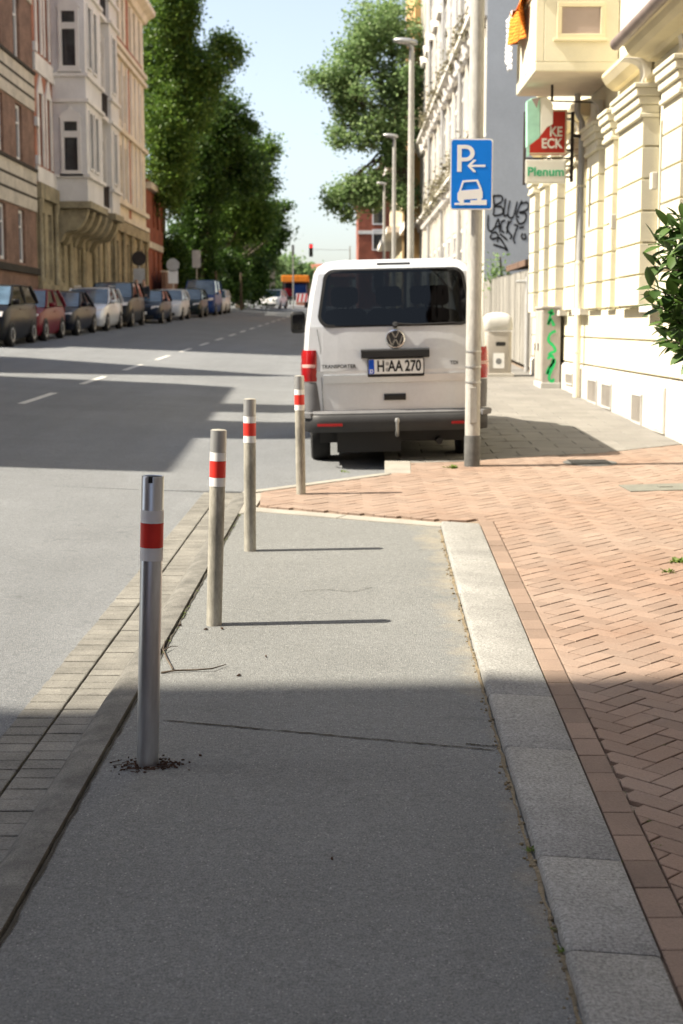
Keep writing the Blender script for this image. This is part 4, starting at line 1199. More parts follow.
# consoles (S-scrolls) carrying the cornice
def console(y, w_=.18, s=.55):
    b = MB(); pr = smooth_pts([(.0, 4.72), (.10, 4.73), (.13, 4.80), (.10, 4.90), (.14, 5.02), (.28, 5.08), (.38, 5.08)], 5)
    outer = pr; inner = [(-.005, 5.08), (-.005, 4.72)]
    poly = outer + [(.38, 5.10), (-.005, 5.10)]
    b.prism([(HX - .17 - o * s + .15, y, z) for o, z in poly], [(HX - .17 - o * s + .15, y + w_, z) for o, z in poly])
    return b.build('console', M['plinth'], yh, bevel=.01)
for y in (10.6, 12.7, 14.8, 16.7, 22.0, 24.0, 26.0): console(y)
console(18.6, .24, .95)
# balcony
bal = MB()
BX, BY0, BY1, BZ0, BZ1 = 2.77, 21.0, 23.2, 5.33, 6.45
bal.box(BX, HX + .01, BY0, BY1, BZ0 + .012, BZ0 + .14)
bal.box(BX, BX + .12, BY0, BY1, BZ0 + .14, BZ1); bal.box(BX + .12, HX + .01, BY0, BY0 + .12, BZ0 + .14, BZ1); bal.box(BX + .12, HX + .01, BY1 - .12, BY1, BZ0 + .14, BZ1)
bb = bal.build('balcony', M['cream'], yh, bevel=.012)
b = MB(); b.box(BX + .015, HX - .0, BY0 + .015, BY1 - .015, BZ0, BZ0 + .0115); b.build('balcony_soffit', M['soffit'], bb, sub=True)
xa, xb = at(562, 20, BY0).x, at(600, 20, BY0).x; za, zc = at(580, 30, BY0).z, at(580, 8, BY0).z
def ringbox(b, x0, x1, z0, z1, wd, ya, yb):
    b.box(x0, x1, ya, yb, z0, z0 + wd); b.box(x0, x1, ya, yb, z1 - wd, z1); b.box(x0, x0 + wd, ya, yb, z0 + wd, z1 - wd); b.box(x1 - wd, x1, ya, yb, z0 + wd, z1 - wd)
b = MB(); ringbox(b, xa - .07, xb + .07, za - .12, zc + .08, .065, BY0 - .03, BY0 + .002); b.box(xa - .12, xb + .12, BY0 - .05, BY0 + .002, za - .16, za - .122); b.build('panel_frame', M['creamdk'], bb, sub=True, bevel=.006)
b = MB(); b.box(xa - .004, xb + .004, BY0 - .006, BY0 + .002, za - .054, zc + .014); b.build('inset_panel', M['panel'], bb, sub=True)
b = MB(); b.box(BX - .03, HX, BY0 - .03, BY1 + .03, BZ1 + .002, BZ1 + .08); b.build('coping', M['creamdk'], bb, sub=True, bevel=.01)
# downpipe
(yp_, _z) = wx(579, 300, HX - .16)
b = MB(); b.tube([(HX - .17, yp_, P(yp_)), (HX - .17, yp_, 2.75)], .055, 14); b.build('downpipe', M['pipelt'], yh, smooth=40)
b = MB(); b.tube([(HX - .17, yp_, 2.755), (HX - .17, yp_, 4.9), (HX - .25, yp_, 5.05), (HX - .2, yp_, 14)], .047, 14); b.build('downpipe', M['pipegrey'], yh, smooth=40)
for z in (1.3, 2.7, 3.9):
    b = MB(); b.lathe([(.056, z), (.063, z), (.063, z + .03), (.056, z + .03)], c=(HX - .17, yp_, 0), n=14); b.build('pipe_clip', M['pipelt'], yh)
# small vent boxes on two piers
for (y, z) in ((19.9, 3.05), (17.35, 3.35)):
    b = MB(); b.box(HX - .245, HX - .17, y, y + .13, z, z + .2); b.build('vent_box', M['plinth'], yh, bevel=.01)
b = MB(); b.prism([(HX - .6, Y0 - .2, 14.0), (HX - .6, Y1, 14.0), (HX + 9.2, Y1, 14.0), (HX + 9.2, Y0 - .2, 14.0)], [(HX + 3.5, Y0 - .2, 18.5), (HX + 3.5, Y1, 18.5), (HX + 5, Y1, 18.5), (HX + 5, Y0 - .2, 18.5)])
b.build('roof', M['roof'], yh)

# cloths hanging over the balcony rail
def cloth(name, label, cat, x, y0, y1, z0, z1, m, group=None, amp=.035):
    b = MB(); ny, nz = 18, 10
    rows = []
    ph = random.uniform(0, 6)
    for j in range(nz + 1):
        v = j / nz; row = []
        for i in range(ny + 1):
            u = i / ny
            yy = y0 + (y1 - y0) * (u * (1 - .25 * v) + .12 * v); xx = x - .03 - amp * (1 + v) * (.6 + .5 * math.sin(ph + u * 8 + v * 3) + .25 * math.sin(u * 17 + v * 5))
            row.append((xx, yy, z1 + (z0 - z1) * v * (1 - .25 * u * u) + .02 * math.sin(u * 9)))
        rows.append(row)
    for j in range(nz):
        for i in range(ny): b.quad(rows[j][i], rows[j][i + 1], rows[j + 1][i + 1], rows[j + 1][i])
    # folded back over the coping
    b.prism([rows[0][0], rows[0][-1], (x + .16, y1, z1 + .02), (x + .16, y0, z1 + .02)], [(p[0], p[1], p[2] + .012) for p in (rows[0][0], rows[0][-1], (x + .16, y1, z1 + .02), (x + .16, y0, z1 + .02))])
    o = b.build(name, m, smooth=60); md = o.modifiers.new('thick', 'SOLIDIFY'); md.thickness = .006
    return tag(o, label, cat, group)
cloth('orange_cloth', 'crumpled orange cloth hanging over the cream balcony rail', 'cloth', BX, 21.6, 23.2, 5.95, BZ1 + .085, M['orange'], amp=.08)
cloth('white_cloth', 'white cloth hanging beside the orange one at the far balcony corner', 'cloth', BX - .10, 22.7, 23.6, 5.66, BZ1 + .085, M['whitecloth'], amp=.012)

# ---- shop signs on an iron bracket
SY = 22.9
bm_ = thing('sign_bracket', 'dark iron bracket holding the shop signs out from the cream house', 'bracket', (HX - .17, SY, 4.3))
xb_ = at(572, 150, SY).x; zt_, zb_ = at(572, 112, SY).z, at(572, 182, SY).z
b = MB(); b.tube([(xb_, SY, zb_), (xb_, SY, zt_)], .028, 10); b.build('upright', M['iron'], bm_, smooth=40)
b = MB(); z = at(572, 136, SY).z; b.tube([(xb_, SY, z), (HX - .16, SY, z)], .03, 10); b.build('arm', M['iron'], bm_, smooth=40)
for yy in (119, 150, 166, 177):
    z = at(570, yy, SY).z; b = MB(); b.tube([(xb_, SY, z), (at(566, yy, SY).x - .01, SY, z)], .016, 8); b.build('sign_arm', M['iron'], bm_, smooth=40)
xl_ = at(524.5, 150, SY).x
b = MB(); b.tube([(xl_, SY, at(524, 185, SY).z), (xl_, SY, zt_)], .022, 8); b.build('outer_rod', M['iron'], bm_, smooth=40)
for yy in (113, 158):
    z = at(570, yy, SY).z; b = MB(); b.tube([(xb_, SY + .045, z), (xl_, SY + .045, z)], .013, 8); b.build('cross_rod', M['iron'], bm_, smooth=40)
def boxsign(name, label, px0, px1, py0, py1, m, fm, t=.09):
    x0, x1 = at(px0, 150, SY).x, at(px1, 150, SY).x; z1, z0 = at(540, py0, SY).z, at(540, py1, SY).z
    th = thing(name, label, 'shop sign', ((x0 + x1) / 2, SY, z0))
    b = MB(); b.box(x0, x1, SY - t / 2, SY + t / 2 - .012, z0, z1); b.build('case', M[fm], th, bevel=.006)
    b = MB(); b.box(x0 + .03, x1 - .03, SY - t / 2 - .004, SY - t / 2 - .0005, z0 + .03, z1 - .03); b.build('face', M[m], th)
    return th, x0, x1, z0, z1
th, x0, x1, z0, z1 = boxsign('red_sign', 'red shop sign with cream letters above the white sign on the bracket', 527, 566, 110, 155, 'signred', 'signred')
h = z1 - z0
b = MB(); ringbox(b, x0 + .008, x1 - .008, z0 + .008, z1 - .008, .02, SY - .051, SY - .0455); b.build('gold_rim', M['creamdk'], th)
for txt, fz in (('KE', .50), ('ECK', .24)):
    o = font(txt, h * .30, M['signcream'], th, face_cam(x1 - .07, SY - .0515, z0 + h * fz) @ Matrix.Diagonal((.85, 1, 1, 1)), 'lettering', .002, .006, align='RIGHT'); o.location = -Vector(th.location)
th, x0, x1, z0, z1 = boxsign('white_sign', 'white shop sign with green lettering, lowest on the iron bracket', 525.5, 566, 160, 183.5, 'signcream', 'signcream')
o = font('Plenum', (z1 - z0) * .52, M['plen'], th, face_cam((x0 + x1) / 2, SY - .0515, (z0 + z1) / 2 - .01), 'lettering', .002, .004); o.location = -Vector(th.location)
sc_ = (x1 - x0 - .07) / max(.01, o.dimensions.x)
o.data.transform(Matrix.Translation(((x0 + x1) / 2, 0, 0)) @ Matrix.Diagonal((min(1.2, sc_), 1, 1, 1)) @ Matrix.Translation((-(x0 + x1) / 2, 0, 0)))
# mint hanging box sign in front of the red one
GY = 22.0
th = thing('mint_sign', 'pale green and white box sign hanging below the balcony before the red sign', 'shop sign', (at(540, 120, GY).x, GY, 4.3))
def G(px, py, dy=0): v = at(px, py, GY); return (v.x, GY + dy, v.z)
b = MB(); fr0 = [G(527, 101), G(532, 98), G(540, 97), G(540, 137), G(527, 147)]; bk0 = [(x, y + .18, z) for x, y, z in fr0]; b.prism(fr0, bk0); b.build('green_face', M['mint'], th, bevel=.008)
b = MB(); fr0 = [G(540.3, 97), G(546, 97.5), G(551, 100), G(553, 105), G(553, 124), G(548, 126), G(540.3, 136)]; bk0 = [(x, y + .18, z) for x, y, z in fr0]; b.prism(fr0, bk0); b.build('white_face', M['signcream'], th, bevel=.008)
b = MB(); fr0 = [G(527, 147.5), G(529.5, 145.5), G(529.5, 155), G(527, 157)]; b.prism(fr0, [(x, y + .03, z) for x, y, z in fr0]); b.build('green_edge', M['mint'], th)
b = MB(); fr0 = [G(531.5, 98.5), G(540, 97.2), G(536.5, 108)]; b.prism([(x, y - .006, z) for x, y, z in fr0], [(x, y - .001, z) for x, y, z in fr0]); b.build('dark_notch', M['panel'], th)
b = MB(); v = G(553, 100); b.tube([(v[0], GY + .1, v[2]), (v[0], GY + .1, BZ0 + .01)], .02, 8); b.tube([(v[0], GY + .1, v[2]), (HX - .1, GY + .1, v[2] - .02)], .012, 8); b.build('hanger', M['iron'], th)

# ---- utility cabinet with green graffiti, standing against the house
cx0, cy0 = 3.36, 25.0
kx0, kx1 = at(542.5, 340, cy0).x, at(560.5, 340, cy0).x
cz = P(cy0)
cabz = at(552, 306, cy0).z
cb_ = thing('utility_cabinet', 'grey utility cabinet sprayed with a green tag beside the house plinth', 'cabinet', (kx0, cy0, cz))
b = MB(); b.box(kx0, kx1, cy0, cy0 + .9, cz - .05, cabz - .05); b.build('case', M['cabinet'], cb_, bevel=.01)
b = MB(); b.box(kx0 - .025, kx1 + .02, cy0 - .03, cy0 + .93, cabz - .048, cabz); b.build('lid', M['cabinet'], cb_, bevel=.012)
b = MB(); b.box(kx0 - .02, kx1 + .01, cy0 - .015, cy0 + .915, cz - .05, cz + .10); b.build('base', M['vent'], cb_, bevel=.006)
for a in (.03, .47):
    b = MB(); b.box(kx0 - .012, kx0 - .001, cy0 + a, cy0 + a + .41, cz + .14, cabz - .09); d_ = b.build('door', M['cabinet'], cb_, bevel=.004)
    b = MB(); b.box(kx0 - .03, kx0 - .0125, cy0 + a + .34, cy0 + a + .37, cz + .65, cz + .78); b.build('handle', M['black'], d_, sub=True)
b = MB(); CW = kx1 - kx0; CH = cabz - cz
def C(u, v): return (kx0 + CW * u, cy0 - .004, cz + CH * v)
tagst = [[(.28, .93), (.62, .90)], [(.5, .96), (.3, .78), (.45, .84), (.62, .76)], [(.72, .70), (.42, .66), (.34, .58), (.60, .52), (.72, .46), (.45, .43), (.36, .40)],
         [(.30, .36), (.55, .40), (.62, .32), (.35, .24), (.32, .18), (.62, .34), (.68, .30), (.40, .14), (.58, .08), (.66, .12)]]
for st_ in tagst: ribbon(b, smooth_pts([(u * CW, v * CH) for u, v in st_], 8), .045, lambda u, v: (kx0 + u, cy0 - .004, cz + v))
b.build('graffiti', M['green'], cb_)

# ---- grey bin with rounded hood by the fence
bx0 = at(497, 340, 28.6).x; by_ = 28.6; bz = P(by_)
bin_ = thing('waste_bin', 'rounded pale grey waste bin with a sticker in front of the board fence', 'bin', (bx0, by_, bz))
b = MB(); prof = [(.26, .06), (.27, .10), (.27, .86), (.265, .88)]
b.loft([[(bx0 + u * 1.0, by_ + v, bz + z) for u, v in rrect(-r_, r_, -r_, r_, .09)] for r_, z in prof]); b.build('body', M['cabinet'], bin_, smooth=50)
b = MB(); b.loft([[(bx0 + u, by_ + v, bz + z) for u, v in rrect(-r_, r_, -r_, r_, min(.12, r_ * .6))] for r_, z in [(.28, .90), (.29, .93), (.29, 1.06), (.27, 1.16), (.20, 1.23), (.08, 1.26)]]); b.build('hood', M['vent'], bin_, smooth=60)
b = MB(); b.prism([(bx0 + u, by_ - .275, bz + v) for u, v in rrect(-.05, .14, .60, .68, .02)], [(bx0 + u, by_ - .283, bz + v) for u, v in rrect(-.05, .14, .60, .68, .02)]); b.build('slot', M['black'], bin_)
b = MB(); b.prism([(bx0 + u, by_ - .275, bz + v) for u, v in rrect(-.10, .12, .16, .46, .02)], [(bx0 + u, by_ - .281, bz + v) for u, v in rrect(-.10, .12, .16, .46, .02)]); s_ = b.build('sticker', M['signwhite'], bin_)
b = MB(); b.prism([(bx0 + .01 + .06 * math.cos(k * .5236), by_ - .2812, bz + .30 + .06 * math.sin(k * .5236)) for k in range(12)], [(bx0 + .01 + .06 * math.cos(k * .5236), by_ - .2835, bz + .30 + .06 * math.sin(k * .5236)) for k in range(12)]); b.build('sticker_print', M['signback'], s_, sub=True)
b = MB(); b.box(bx0 - .31, bx0 + .31, by_ - .31, by_ + .31, bz - .05, bz + .058); b.build('base', M['plinth'], bin_, bevel=.01)

# ---- board fence closing the gap
fn = thing('board_fence', 'weathered vertical board fence between the cream house and grey gable', 'fence', (3.9, 33, P(33)))
FX = 4.0
b = MB(); y = 29.25
while y < 40.6:
    wd = random.uniform(.13, .16); zt_ = P(y) + 2.12 + random.uniform(-.03, .02) - .02 * (y - 30.5)
    x_ = FX + random.uniform(-.008, .008)
    b.box(x_, x_ + .025, y, y + wd - .008, P(y) + .08, zt_); y += wd
b.build('boards', M['fence'], fn)
b = MB()
for z in (.5, 1.7): b.prism([(FX + .03, 30.5, P(30.5) + z), (FX + .08, 30.5, P(30.5) + z), (FX + .08, 40.6, P(40.6) + z), (FX + .03, 40.6, P(40.6) + z)], [(FX + .03, 30.5, P(30.5) + z + .09), (FX + .08, 30.5, P(30.5) + z + .09), (FX + .08, 40.6, P(40.6) + z + .09), (FX + .03, 40.6, P(40.6) + z + .09)])
b.build('rail', M['fence'], fn)
for y in (30.6, 33, 35.4, 37.8, 40.3):
    b = MB(); b.box(FX + .085, FX + .18, y, y + .1, P(y) - .2, P(y) + 2.05); b.build('fence_post', M['fence'], fn)
# drain pipe / gate post at the house corner
b = MB(); b.tube([(3.86, 29.82, P(30.6)), (3.86, 29.82, P(30.6) + 1.95)], .05, 10); b.tube([(3.86, 29.82, P(30.6) + 1.85), (3.62, 29.82, P(30.6) + 1.85)], .03, 8)
b.build('gate_post', M['pipegrey'], fn, smooth=40)
sd = thing('garden_shed', 'low shed with brown roof behind the board fence', 'shed', (5.4, 34, P(34)))
b = MB(); b.box(4.5, 7.2, 33.2, 36.5, P(34) - .3, P(34) + 2.2); b.build('wall', M['fence'], sd)
b = MB(); b.prism([(4.2, 33.0, P(34) + 2.22), (7.5, 33.0, P(34) + 2.62), (7.5, 36.8, P(34) + 2.62), (4.2, 36.8, P(34) + 2.22)], [(4.2, 33.0, P(34) + 2.36), (7.5, 33.0, P(34) + 2.76), (7.5, 36.8, P(34) + 2.76), (4.2, 36.8, P(34) + 2.36)]); b.build('roof', M['shed'], sd)

# ---- grey gabled house with ornate pale street front
GX = 4.05; GY0, GY1 = 41.0, 75.0
gh = thing('pale_house', 'tall pale stucco house with ornate cornices and bare grey gable end with black graffiti', 'house', (GX, 58, P(58)))
gw = [(y, y + 1.3, z, z + 2.4) for y in np.arange(43.0, 73, 2.75) for z in (2.6, 7.6, 11.7, 15.6)]
b = facade(gh, M['stonewht'], GX, -1, GY0, GY1, 0, 20.0, gw, depth=.11, back=11)
for o in gw: window(gh, GX, -1, o, depth=.11, fw=.16)
for o in gw:
    if o[2] > 7:
        b = MB(); b.prism([(GX - .16, o[0] - .2, o[3] + .12), (GX + .01, o[0] - .2, o[3] + .12), (GX + .01, o[1] + .2, o[3] + .12), (GX - .16, o[1] + .2, o[3] + .12)],
                          [(GX - .26, (o[0] + o[1]) / 2 - .2, o[3] + .48), (GX + .01, (o[0] + o[1]) / 2 - .2, o[3] + .48), (GX + .01, (o[0] + o[1]) / 2 + .2, o[3] + .48), (GX - .26, (o[0] + o[1]) / 2 + .2, o[3] + .48)])
        b.build('window_gable', M['palestucco'], gh)
b = MB(); b.box(GX - .002, GX + 11.01, GY0 - .03, GY0 - .002, -.2, 20.0); b.build('gable_render', M['gable'], gh)
for z, oo in ((6.7, .30), (10.5, .36), (19.6, .6)):
    profile_strip(gh, GX, -1, GY0 - .02, GY1, [(-.01, z - .25), (oo * .3, z - .2), (oo * .5, z), (oo, z + .1), (oo, z + .22), (-.01, z + .3)], M['palestucco'])
    for y in np.arange(GY0 + .4, GY1, 1.37):
        b = MB(); b.lathe([(.0, z - .55), (.10, z - .5), (.16, z - .38), (.13, z - .25), (.18, z - .2)], c=(GX - .12, y, 0), n=8); b.build('ornament', M['palestucco'], gh, smooth=60) if z < 19 and y < 70 else None
for y in (41.8, 48.6, 57.0, 65.5):
    b = MB(); b.tube([(GX - .12, y, P(y)), (GX - .12, y, 19)], .07, 10); b.build('downpipe', M['pipegrey'], gh, smooth=40)
b = MB(); b.prism([(GX - .5, GY0 - .1, 20.0), (GX + 11, GY0 - .1, 20.0), (GX + 11, GY1, 20.0), (GX - .5, GY1, 20.0)], [(GX + 4.5, GY0 - .1, 25), (GX + 6, GY0 - .1, 25), (GX + 6, GY1, 25), (GX + 4.5, GY1, 25)]); b.build('roof', M['roof'], gh)
# black graffiti on the gable: letters as spray strokes
b = MB(); gy = GY0 - .034
gp0 = at(488, 232, gy); GS = at(527, 232, gy).x - gp0.x; g1 = at(488, 195, gy); g2 = at(488, 250, gy)
def GG(u, v): return (gp0.x + GS * u, gy, g1.z + (g2.z - g1.z) * v)
strokes = [[(.12, .0), (.15, .20), (.13, .37)], [(.12, .02), (.33, .02), (.34, .12), (.16, .20), (.34, .22), (.36, .34), (.14, .38)],
           [(.44, .06), (.40, .36), (.50, .36)], [(.55, .10), (.50, .34), (.58, .42), (.66, .36), (.74, .12)],
           [(.86, .10), (.72, .36), (.80, .40)], [(.80, .16), (1.0, .14), (1.0, .26), (.80, .32), (.96, .34), (.94, .48), (.80, .52), (.72, .42)],
           [(.0, .36), (.0, .60), (.08, .66), (.16, .60)], [(.16, .62), (.26, .44), (.30, .68)], [(.18, .58), (.30, .56)], [(.44, .46), (.34, .50), (.34, .64), (.42, .68)],
           [(.52, .46), (.48, .70)], [(.60, .46), (.48, .60), (.60, .74), (.56, .80)], [(.66, .54), (.76, .56), (.72, .64), (.66, .80), (.70, .88)], [(.80, .60), (.92, .58)],
           [(.90, .70), (.86, .74), (.90, .80), (.98, .78), (.94, .70)], [(.08, .70), (.20, .68), (.26, .76), (.12, .80), (.06, .76), (.10, .72)], [(.14, .90), (.40, .96), (.50, 1.0), (.30, .78), (.24, .86)], [(.30, .70), (.50, .82)]]
for s_ in strokes: ribbon(b, [(u, v) for u, v in smooth_pts(s_, 7)], .042, GG)
b.build('graffiti', M['spray'], gh)

# ---- further houses on the right
oh = thing('ochre_house', 'narrow ochre house front beyond the pale ornate house', 'house', (3.95, 78, P(78)))
ow = [(y, y + 1.2, z, z + 2.3) for y in (77, 80, 83) for z in (4, 8, 12, 16)]
facade(oh, M['ochre'], 3.75, -1, 75.05, 86, 0, 23, ow, back=10)
for o in ow: window(oh, 3.75, -1, o)
for z in (7, 15, 22.4): strip(oh, 3.75, -1, 75.0, 86, z, z + .4, M['palestucco'], .3, 'cornice')
b = MB(); b.prism([(3.4, 75.1, 23), (13.7, 75.1, 23), (13.7, 86, 23), (3.4, 86, 23)], [(8, 75.1, 27), (9, 75.1, 27), (9, 86, 27), (8, 86, 27)]); b.build('roof', M['roof'], oh)
ch = thing('yellow_house', 'pale yellow house with balconies half hidden by the light green tree', 'house', (3.6, 96, P(96)))
cw = [(y, y + 1.3, z, z + 2.2) for y in (89, 92.5, 96, 99.5, 103) for z in (4.3, 8, 11.7)]
facade(ch, M['creamfar'], 3.6, -1, 86.1, 108, 0, 15.6, cw, back=10)
for o in cw: window(ch, 3.6, -1, o)
for z in (7.2, 11.0): strip(ch, 3.6, -1, 86.05, 108, z, z + .35, M['palestucco'], .9, 'balcony_slab')
b = MB(); b.prism([(3.2, 86, 15.6), (13.6, 86, 15.6), (13.6, 108, 15.6), (3.2, 108, 15.6)], [(7.5, 86, 20), (9, 86, 20), (9, 108, 20), (7.5, 108, 20)]); b.build('roof', M['roof'], ch)
rh = thing('brick_house', 'far dark red brick house with pale band beyond the street lamps', 'house', (1.6, 128, P(126)))
RX = at(358.5, 240, 126).x
rw_ = [(y, y + 1.4, z, z + 2.2) for y in (128, 132, 136, 140) for z in (5, 9, 13)]
facade(rh, M['redbrick'], RX, -1, 126, 146, 0, 13.2, rw_, back=10)
for o in rw_: window(rh, RX, -1, o)
for z, m_ in ((9.6, 'palestucco'), (12.9, 'palestucco')):
    b = MB(); b.box(RX - .06, RX + 10, 125.94, 125.998, z, z + .3); b.build('stone_band', M[m_], rh)
for u in (1.2, 3.2, 5.2):
    for z in (4.6, 8.2, 10.4):
        b = MB(); ringbox(b, RX + u, RX + u + 1.0, z, z + 1.8, .1, 125.93, 125.998); wd_ = b.build('window', M['wframe'], rh)
        b = MB(); b.box(RX + u + .1, RX + u + .9, 125.96, 125.998, z + .1, z + 1.7); b.build('pane', M['wglass'], wd_, sub=True)
b = MB(); b.prism([(RX - .3, 125.7, 13.2), (RX + 10, 125.7, 13.2), (RX + 10, 146, 13.2), (RX - .3, 146, 13.2)], [(RX + 4.6, 125.7, 18.5), (RX + 5.2, 125.7, 18.5), (RX + 5.2, 146, 18.5), (RX + 4.6, 146, 18.5)]); b.build('roof', M['roof'], rh)

# ---- left side houses
LX = -12.2
bh = thing('brown_brick_house', 'brown brick house with pale stone bands behind the parked cars', 'house', (LX, 46, P(46)))
DY0, DY1 = 38.6, 57.9
Zf = [(4.1, 6.1), (7.95, 10.0), (11.65, 14.1)]
bw = [(y, y + 1.05, a, c) for y in (39.2, 42.3, 45.4, 48.5, 51.6, 54.7) for a, c in Zf]
# window columns placed from the photo
facade(bh, M['brownbrick'], LX, 1, DY0, DY1, 0, 17.5, bw, depth=.2, back=7)
for o in bw: window(bh, LX, 1, o, depth=.2, fw=.13, mull=False)
for z0, z1 in ((6.2, 7.75), (10.1, 11.5), (14.2, 15.7)):
    s_ = strip(bh, LX, 1, DY0, DY1, z0, z1, M['sandstone'], .06, 'stone_band')
    h = (z1 - z0) / 3
    for k in (1, 2):
        b = MB(); b.box(LX + .058, LX + .066, DY0, DY1, z0 + h * k - .05, z0 + h * k + .05); b.build('groove', M['groove'], s_, sub=True)
    b = MB(); b.box(LX - .01, LX + .13, DY0, DY1, z1 + .003, z1 + .12); b.build('ledge', M['groove'], s_, sub=True)
strip(bh, LX, 1, DY0, DY1, 3.72, 3.98, M['groove'], .12, 'sill_course')
b = MB(); b.prism([(LX + .3, DY0, 17.5), (LX - 7, DY0, 17.5), (LX - 7, DY1, 17.5), (LX + .3, DY1, 17.5)], [(LX - 2.4, DY0, 19.6), (LX - 3.6, DY0, 19.6), (LX - 3.6, DY1, 19.6), (LX - 2.4, DY1, 19.6)]); b.build('roof', M['roof'], bh)

wh_ = thing('ornate_house', 'large ornate house with grey corbelled oriels, red brick strips and dark stone ground floor', 'house', (LX, 72, P(72)))
WY0, WY1 = 58.0, 90.4
# narrow brick bay 56 - 59.6
nb_ops = [(y, y + .75, a, c) for y in (58.7, 60.3) for a, c in ((8.15, 11.0), (12.6, 15.2))]
gf_ops = [(y, y + .75, 3.6, 6.3) for y in (58.8, 60.2, 62.8, 64.4, 66.6, 68.2, 70.6, 72.2, 74.6, 76.2, 78.4, 80.1, 82.2, 83.9, 86.0, 87.8)]
bf_ops = [(y, y + .9, a, c) for y in (78.2, 79.9, 81.6, 84.4, 86.1, 88.2) for a, c in ((8.8, 11.6), (13.0, 15.6), (17.4, 19.9))]
facade(wh_, M['darkstone'], LX, 1, WY0, WY1, 0, 7.4, gf_ops, depth=.25, name='ground_floor', back=8)
facade(wh_, M['orangebrick'], LX, 1, WY0, 61.7, 7.4, 20.5, nb_ops, depth=.25, name='brick_bay', back=8)
facade(wh_, M['beige'], LX, 1, 61.7, WY1, 7.4, 20.5, bf_ops, depth=.25, name='upper_wall', back=8)
for o in gf_ops: window(wh_, LX, 1, o, depth=.25, fw=.12, mull=False, trans=False)
for o in nb_ops + bf_ops: window(wh_, LX, 1, o, depth=.25, fw=.1)
for o in nb_ops:   # pointed white surrounds
    c = (o[0] + o[1]) / 2
    b = MB(); b.box(LX - .01, LX + .07, o[0] - .22, o[0] - .003, o[2], o[3]); b.box(LX - .01, LX + .07, o[1] + .003, o[1] + .22, o[2], o[3])
    b.prism([(LX - .01, o[0] - .22, o[3] + .002), (LX - .01, o[1] + .22, o[3] + .002), (LX - .01, c, o[3] + .85)], [(LX + .07, o[0] - .22, o[3] + .002), (LX + .07, o[1] + .22, o[3] + .002), (LX + .07, c, o[3] + .85)])
    b.build('window_surround', M['palestucco'], wh_)
strip(wh_, LX, 1, WY0, 61.7, 7.45, 8.05, M['palestucco'], .10, 'stone_band'); strip(wh_, LX, 1, WY0, 61.7, 11.75, 12.45, M['palestucco'], .10, 'stone_band')
for z in (8.1, 9.6, 12.5): strip(wh_, LX, 1, WY0 + .01, WY0 + .45, z, z + .35, M['wframe'], .13, 'quoin')
# ground floor mouldings
strip(wh_, LX, 1, WY0, WY1, 6.8, 7.38, M['darkstone'], .22, 'cornice'); strip(wh_, LX, 1, WY0, WY1, 3.1, 3.4, M['darkstone'], .18, 'sill_course')
for y in np.arange(58.2, 89.8, 3.15):
    b = MB(); b.lathe([(.16, 3.42), (.16, 3.6), (.11, 3.65), (.10, 6.3), (.17, 6.5), (.18, 6.78)], c=(LX + .10, y, 0), n=10); b.build('column', M['darkstone'], wh_, smooth=50)
# oriels
OX = LX + 1.42
def oriel(y0, y1, zb=6.95, zt=21.0):
    ops_ = []
    b = MB(); b.box(LX - .01, OX, y0, y1, zb + .001, zt)
    o = b.build('oriel', M['greystucco'], wh_)
    # windows on the face turned to the near end of the street
    c = (LX + OX) / 2 + .05
    for (a, d) in ((8.25, 10.3), (12.55, 14.8)):
        b = MB(); ringbox(b, c - .42, c + .42, a - .15, d + .1, .14, y0 - .10, y0 - .002); b.box(c - .5, c + .5, y0 - .13, y0 - .002, a - .26, a - .152)
        zt_ = a + (d - a) * .66; b.box(c - .28, c + .28, y0 - .09, y0 - .002, zt_, zt_ + .26)
        pts = [(c - .5, d + .102), (c + .5, d + .102), (c + .36, d + .30), (c + .10, d + .45), (c, d + .62), (c - .10, d + .45), (c - .36, d + .30)]
        b.prism([(u, y0 - .10, v) for u, v in pts], [(u, y0 - .002, v) for u, v in pts])
        wf = b.build('window_surround', M['palestucco'], o, sub=True)
        b = MB(); b.box(c - .27, c + .27, y0 - .03, y0 - .0015, a, zt_ - .002); b.box(c - .27, c + .27, y0 - .03, y0 - .0015, zt_ + .262, d); b.build('pane', M['wglass'], o, sub=True)
    for z in (7.95, 11.05, 12.1, 15.6, 16.6):
        b = MB(); b.box(LX - .01, OX + .13, y0 - .13, y1 + .13, z, z + .14); b.build('moulding', M['palestucco'], o, sub=True)
    for (a, d) in ((8.3, 10.8), (12.5, 15.2)):
        k = y0 + .5
        while k < y1 - 1.0:
            b = MB(); 
            for (p, q, r_, s_) in ((k, k + .1, a, d), (k + .8, k + .9, a, d), (k + .1, k + .8, d - .12, d), (k + .1, k + .8, a, a + .1)): b.box(OX - .002, OX + .08, p, q, r_, s_)
            b.build('window_frame', M['palestucco'], o, sub=True)
            b = MB(); b.box(OX - .002, OX + .012, k + .1, k + .8, a + .1, d - .12); b.build('pane', M['wglass'], o, sub=True)
            k += 1.35
    b = MB(); b.box(LX - .01, OX + .16, y0 - .16, y1 + .16, zb - .28, zb); b.build('base_moulding', M['darkstone'], o, sub=True)
    return o
oriel(61.7, 65.8); oriel(68.3, 70.6)
# loggia balconies between the oriels
for z in (6.95, 11.1, 15.6):
    b = MB(); b.box(LX - .01, OX - .1, 65.803, 68.297, z, z + .2); bs = b.build('loggia_floor', M['palestucco'], wh_)
    b = MB()
    for k in np.arange(65.9, 68.25, .16): b.box(OX - .16, OX - .13, k, k + .03, z + .2, z + 1.15)
    b.box(OX - .18, OX - .11, 65.81, 68.29, z + 1.15, z + 1.22); b.build('railing', M['iron'], bs, sub=True)
